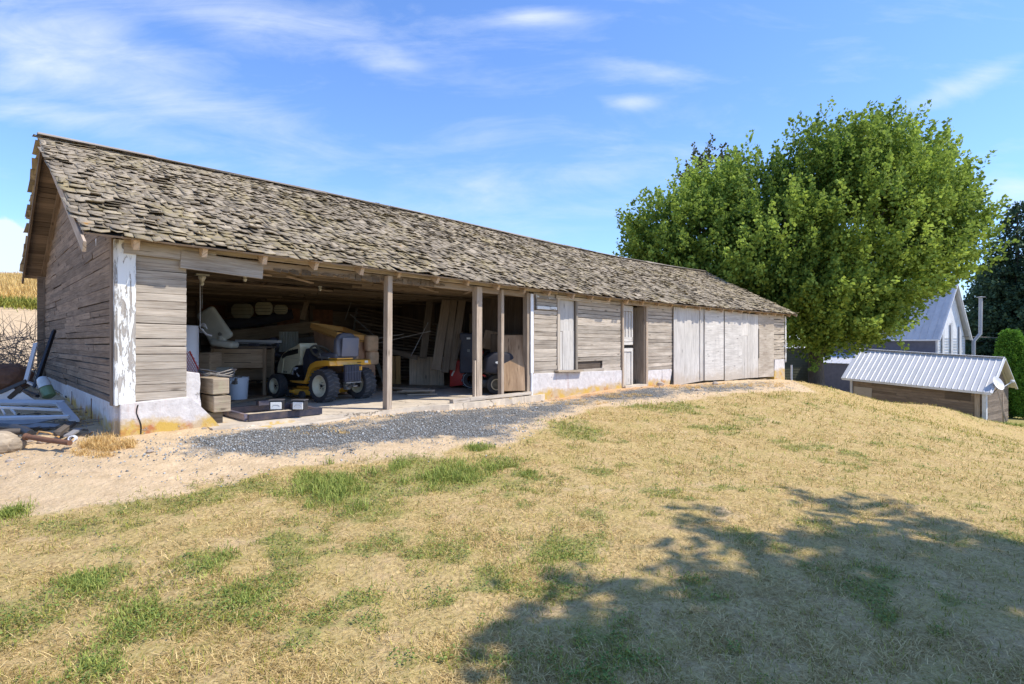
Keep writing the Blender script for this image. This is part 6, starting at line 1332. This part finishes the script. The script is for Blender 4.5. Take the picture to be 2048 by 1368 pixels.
# ---------------------------------------------------------------- small shed with a ribbed metal roof
SR = Vector(at(1972, 785, 26.0)); SLf = Vector(at(1690, 753, 31.0)); SR.z = SLf.z = -1.22
ex = (SLf - SR); ex.z = 0; LS = ex.length; ex.normalize(); ey = Vector((-ex.y, ex.x, 0))    # ex: away along the long wall, ey: to the right
if ey.dot(Vector(RIGHT)) < 0: ey = -ey
SO = Vector((SR.x, SR.y, -2.9)); SHD = empty('small_shed', tuple(SO)); tag(SHD, 'small weathered plank shed with a ribbed silver metal roof', 'shed')
def sp_(a, b, z): return Vector((SR.x, SR.y, 0)) + ex * a + ey * b + Vector((0, 0, z + .055 * a))
WD = 3.9; ze = -1.30; zr = .30; zg = -3.3
m = MB()
for k in range(15):
    z = zg + .42 + k * .125
    if z > ze + .05: break
    a = .05
    while a < LS - .4:
        e = min(a + random.uniform(1.2, 3.5), LS - .35); m.bar(sp_(a, .12, z), sp_(e - .01, .12, z), .022, .118, random.uniform(.75, 1.25), up=tuple(-ey * .1 + Vector((0, 0, 1)))); a = e
        if a >= LS - .36: break
    m.bar(sp_(.06, .14, z), sp_(.06, WD - .14, z), .022, .118, random.uniform(.6, 1.0))
m.box(sp_(LS / 2, .3, (zg + ze) / 2), (.05, .05, .05))
m.bar(sp_(.1, .2, (zg + ze) / 2), sp_(LS - .4, .2, (zg + ze) / 2), .02, ze - zg, .5)
P_ = [sp_(.10, .12, ze - .02), sp_(.10, WD - .12, ze - .02), sp_(.10, WD / 2, zr - .1)]; m.poly(P_, .8); m.poly([p - ex * .02 for p in P_][::-1], .8)
m.bar(sp_(LS - .38, .2, -2.4), sp_(LS - .38, WD - .2, -2.4), .02, 2.2, .6); m.bar(sp_(.1, WD - .12, -2.3), sp_(LS - .4, WD - .12, -2.3), .02, 2.0, .6)
local(m.build('wall', MAT['shed_wood'], SHD), SO)
m = MB(); e0, e1 = -.22, LS + .1
def sro(a, f, side=0, off=0.0):
    b0 = -.16 if side == 0 else WD + .16; z0 = ze + .02; A_ = Vector((b0, z0)); B_ = Vector((WD / 2, zr)); q = A_.lerp(B_, f); nn = Vector((-(B_ - A_).y, (B_ - A_).x)).normalized(); nn = nn if nn.y > 0 else -nn; q = q + nn * off
    return sp_(a, q.x, q.y)
nrib = 27; st = (e1 - e0) / nrib
for side in (0, 1):
    for k in range(nrib):
        a = e0 + k * st; t_ = random.uniform(.96, 1.04)
        prof = [(0, 0), (st * .10, .028), (st * .17, .028), (st * .27, 0), (st, 0)]
        for (u0, h0), (u1, h1) in zip(prof[:-1], prof[1:]):
            q = [sro(a + u0, 0, side, h0), sro(a + u0, 1, side, h0), sro(a + u1, 1, side, h1), sro(a + u1, 0, side, h1)]; m.poly(q, t_)
srf = local(m.build('roof', MAT['galvanised'], SHD), SO)
m = MB(); m.bar(sro(e0, -.01, 0, -.05), sro(e1, -.01, 0, -.05), .03, .11, 1.1); m.bar(sro(e0, 0, 0, -.04), sro(e0, 1, 0, -.04), .03, .10, 1.0, up=tuple(ex)); m.bar(sro(e0, 0, 1, -.04), sro(e0, 1, 1, -.04), .03, .10, .9, up=tuple(ex)); m.bar(sro(e1, 0, 0, -.04), sro(e1, 1, 0, -.04), .03, .10, 1.0, up=tuple(ex)); m.bar(sp_(e0, WD / 2, zr + .02), sp_(e1, WD / 2, zr + .02), .26, .02, 1.0)
local(m.build('fascia', MAT['white_paint'], SHD), SO)
m = MB(); m.bar(sp_(.06, .05, zg), sp_(.06, .05, ze - .02), .16, .16, 1.0, up=tuple(ex)); local(m.build('corner_post', MAT['white_paint'], SHD), SO); m = MB(); m.bar(sp_(LS - .30, .07, zg), sp_(LS - .30, .07, ze), .10, .1, .9, up=tuple(ex)); local(m.build('corner_post', MAT['white_paint'], SHD), SO)
m = MB(); m.bar(sp_(.34, .07, zg), sp_(.34, .07, ze - .02), .20, .03, 1.0, up=tuple(ey)); local(m.build('trim', MAT['post_wood'], SHD), SO)
m = MB(); m.bar(sp_(LS - 1.3, .09, -2.05), sp_(LS - .4, .09, -2.05), .03, .70, 1.0); local(m.build('door_panel', MAT['plywood_grey'], SHD), SO)
m = MB(); m.bar(sp_(.6, .09, -1.62), sp_(1.6, .09, -1.62), .03, .40, .55); local(m.build('boarded_window', MAT['shed_wood'], SHD), SO)
# dish
dc = sp_(-.30, .42, -.88); SD = empty('satellite_dish', tuple(dc)); tag(SD, 'white satellite dish fixed to the gable end of the small shed', 'satellite dish')
ax = Vector(-VIEW * .75 + RIGHT * .25 + np.array([0, 0, .35])).normalized(); m = MB(); m.lathe([(.001, 0), (.12, .012), (.22, .035), (.32, .075), (.33, .07), (.22, .02), (.001, -.02)], (0, 0, 0), tuple(ax), 28); m.build('dish', MAT['white_paint'], SD, smooth='auto')
rr0 = Vector(RIGHT) * .8; m = MB(); m.tube([(0, 0, -.2), rr0 * .45 + Vector((0, 0, -.12)), rr0 * .85 + Vector((0, 0, .08))], .02, 6); m.rbox(rr0 * .9 + Vector((0, 0, .12)), (.16, .1, .12), VR, bev=.03); m.build('feed_arm', MAT['white_paint'], SD, smooth='auto')
m = MB(); m.tube([(0, 0, 0), (0, 0, -.25), tuple(-rr0 * .25 + Vector((0, 0, -.45)))], .025, 6); m.build('mast', MAT['grey_steel'], SD)
# ---------------------------------------------------------------- house
hd = 37.0; HG = Vector(at(1925, 684, hd)); HG.z = 0; HS = empty('house', (HG.x, HG.y, -3.6)); tag(HS, 'grey shingled house with a steep blue-silver metal roof behind the trees', 'house')
he = -(Vector(RIGHT) * .62 - Vector(VIEW) * .18).normalized()      # ridge runs to the left
hn = Vector((-he.y, he.x, 0)); hn = hn if hn.dot(Vector(VIEW)) > 0 else -hn
C0 = Vector(at(1873, 684, hd - 1.2)); C0.z = 0
def hp_(a, b, z): return C0 + he * a + hn * b + Vector((0, 0, z))
# gable faces right-front: local frame a along ridge (left), b into depth
wz = 1.25; rz = 4.75; bw_ = 3.3
gx = (Vector(at(1930, 684, hd + .3)) - Vector(at(1873, 684, hd - 1.2))); gx.z = 0
hn = gx.normalized(); bw_ = gx.length; he = Vector((-hn.y, hn.x, 0)); he = he if he.dot(Vector(RIGHT)) < 0 else -he
m = MB(); P_ = [hp_(0, 0, -3.6), hp_(0, bw_, -3.6), hp_(0, bw_, wz), hp_(0, bw_ * .55, rz - .1), hp_(0, 0, wz)]; m.poly(P_, 1.0, grain=(0, 0, 1)); m.poly([p + he * .05 for p in P_][::-1], 1.0)
for k in range(26): m.bar(hp_(-.03, .02, -3.2 + k * .18), hp_(-.03, bw_ - .02, -3.2 + k * .18), .03, .015, .6)
local(m.build('wall', MAT['white_paint'], HS), HS.location)
m = MB(); m.bar(hp_(0, 0, -1.2), hp_(7, 0, -1.2), .06, 4.9, 1.0); local(m.build('wall', MAT['navy_paint'], HS), HS.location)
m = MB()
for k in range(22):
    a = -.25 + k * .40; q = [hp_(a, -.25, wz - .05), hp_(a + .39, -.25, wz - .05), hp_(a + .39, bw_ * .55, rz + .12), hp_(a, bw_ * .55, rz + .12)]; m.poly(q, random.uniform(.95, 1.05)); m.bar(q[0] + Vector((0, 0, .02)), q[3] + Vector((0, 0, .02)), .03, .03, 1.0)
q = [hp_(-.25, bw_ + .2, wz - .05), hp_(8.5, bw_ + .2, wz - .05), hp_(8.5, bw_ * .55, rz + .11), hp_(-.25, bw_ * .55, rz + .11)]; m.poly(q[::-1], .9); local(m.build('roof', MAT['galvanised'], HS), HS.location)
m = MB(); m.bar(hp_(-.27, -.25, wz - .08), hp_(-.27, bw_ * .55, rz + .08), .05, .14, 1.1, up=tuple(he)); m.bar(hp_(-.27, bw_ + .2, wz - .08), hp_(-.27, bw_ * .55, rz + .08), .05, .14, 1.0, up=tuple(he)); m.bar(hp_(-.2, -.27, wz - .08), hp_(8, -.27, wz - .08), .05, .1, 1.1); m.bar(hp_(-.05, -.03, -3.5), hp_(-.05, -.03, wz), .12, .12, .8, up=tuple(he)); local(m.build('fascia', MAT['white_paint'], HS), HS.location)
for k in range(3):
    m = MB(); b0 = bw_ * (.18 + .30 * k); m.bar(hp_(-.08, b0, -.6), hp_(-.08, b0, 2.3 - .2 * abs(k - 1)), .22, .04, .8, up=tuple(he)); local(m.build('shutter', MAT['white_paint'], HS), HS.location)
m = MB(); q = [hp_(-.2, -2.2, -.45), hp_(7, -2.2, -.45), hp_(7, -.1, .25), hp_(-.2, -.1, .25)]; m.poly(q, 1.0); m.poly([p - Vector((0, 0, .04)) for p in q][::-1], 1.0)
for k in range(20): m.bar(hp_(-.2 + k * .36, -2.2, -.43), hp_(-.2 + k * .36, -.1, .27), .03, .03, 1.0)
local(m.build('porch_roof', MAT['galvanised'], HS), HS.location)
m = MB(); m.bar(hp_(-.15, -2.1, -2.1), hp_(6.5, -2.1, -2.1), .06, 3.3, 1.0); local(m.build('porch_wall', MAT['navy_paint'], HS), HS.location)
m = MB(); m.tube([hp_(-.4, bw_ + .2, -3.4), hp_(-.4, bw_ + .2, 1.1), hp_(-.55, bw_ + .7, 1.6), hp_(-.55, bw_ + .75, 4.0)], .11, 10); m.lathe([(.14, 0), (.26, .02), (.26, .05), (.001, .09)], hp_(-.55, bw_ + .75, 4.0), (0, 0, 1), 14); m.T = [q * .62 for q in m.T]; local(m.build('flue_pipe', MAT['galvanised'], HS, smooth='auto'), HS.location)
# dark green house wing behind the maple trunk
G0 = Vector(at(1530, 684, 42)); G1 = Vector(at(1735, 684, 44)); HG2 = empty('green_house', (G0.x, G0.y, -4)); tag(HG2, 'dark olive-green house wing behind the maple trunk', 'house')
G0.z = G1.z = 0; gx = (G1 - G0).normalized(); gl = (G1 - G0).length; gn = Vector((-gx.y, gx.x, 0)); gn = gn if gn.dot(Vector(VIEW)) > 0 else -gn
m = MB(); m.bar(G0 + Vector((0, 0, -1.3)), G1 + Vector((0, 0, -1.3)), .1, 3.9, 1.0)
for k in range(20): m.bar(G0 - gn * .06 + Vector((0, 0, -3.1 + k * .2)), G1 - gn * .06 + Vector((0, 0, -3.1 + k * .2)), .02, .012, 1.6)
m.bar(G1 + Vector((0, 0, -1.3)), G1 + gn * 5 + Vector((0, 0, -1.3)), .1, 3.9, .8); local(m.build('wall', MAT['olive_paint'], HG2), HG2.location)
q = [G0 - gn * .5 - gx * .5 + Vector((0, 0, .6)), G1 - gn * .5 + gx * .4 + Vector((0, 0, .6)), G1 + gn * 2.6 + gx * .4 + Vector((0, 0, 2.2)), G0 + gn * 2.6 - gx * .5 + Vector((0, 0, 2.2))]; m = MB(); m.poly(q, .9); q2 = [q[3], q[2], q[1] + gn * 6, q[0] + gn * 6]; m.poly(q2, .8); local(m.build('roof', MAT['galvanised'], HG2), HG2.location)
wc = Vector(at(1672, 728, 43.3)); wc = G0 + gx * (wc - G0).dot(gx) + Vector((0, 0, -.75)); wf_ = MB()
for (dx_, dz_, w_, h_) in ((0, .42, .95, .07), (0, -.42, .95, .07), (-.45, 0, .07, .9), (.45, 0, .07, .9)): wf_.box(wc - gn * .09 + gx * dx_ + Vector((0, 0, dz_)), (w_, .06, h_), Matrix((gx, gn, Vector((0, 0, 1)))).transposed())
wf_ = local(wf_.build('window', MAT['white_paint'], HG2), HG2.location); m = MB(); m.box(wc - gn * .07, (.86, .03, .8), Matrix((gx, gn, Vector((0, 0, 1)))).transposed()); o = m.build('pane', MAT['window_glass'], wf_); o.matrix_parent_inverse = Matrix.Identity(4); o.location = (0, 0, 0)
# white fence post at the end of the barn, plank leaning at shed, power line
p = at(1583, 770, 22.5); m = MB(); m.bar((p[0], p[1], -1.6), (p[0], p[1], CAM[2] - (730 - 684) / FPX * 22.5), .07, .05, 1.1, up=(0, -1, 0)); tag(m.build('fence_post', MAT['white_paint']), 'thin white post standing just past the far end of the barn', 'post')
m = MB(); m.bar(sp_(-.75, .35, -3.1), sp_(-.35, .25, -1.2), .06, .06, 1.0); m.bar(sp_(-.55, .4, -3.1), sp_(-.5, .4, -1.3), .05, .05, .9); tag(m.build('leaning_pole', MAT['post_wood']), 'thin poles leaning against the corner of the small shed', 'pole')
m = MB(); a = Vector(at(1925, 673, 37)); b = Vector(at(2300, 640, 45)); m.tube([a.lerp(b, k / 8) + Vector((0, 0, -.6 * math.sin(math.pi * k / 8))) for k in range(9)], .02, 4); tag(m.build('power_line', MAT['grey_steel']), 'power line running from the house off to the right', 'power line')
# greenery at the foot of the small shed
xs_, ys_, Ls = [], [], []
for k in range(900):
    a = random.random() ** .7 * (LS - .5); q = sp_(a, -.05 - random.random() * .35, 0); xs_.append(q.x); ys_.append(q.y); Ls.append(random.uniform(.12, .4) * (1.2 if a < 4 else .6))
for k in range(900):
    q = sp_(random.uniform(-1.2, .3), random.uniform(-.6, .6), 0); xs_.append(q.x); ys_.append(q.y); Ls.append(random.uniform(.08, .28))
n = len(xs_); tag(blades('shed_weeds', np.array(xs_), np.array(ys_), np.array(Ls), RNG.uniform(0, .5, n), RNG.uniform(.02, .04, n), MAT['lush_blades'], RNG.random(n), curl=1.0), 'green weeds along the foot of the small shed', 'weeds', kind='stuff')
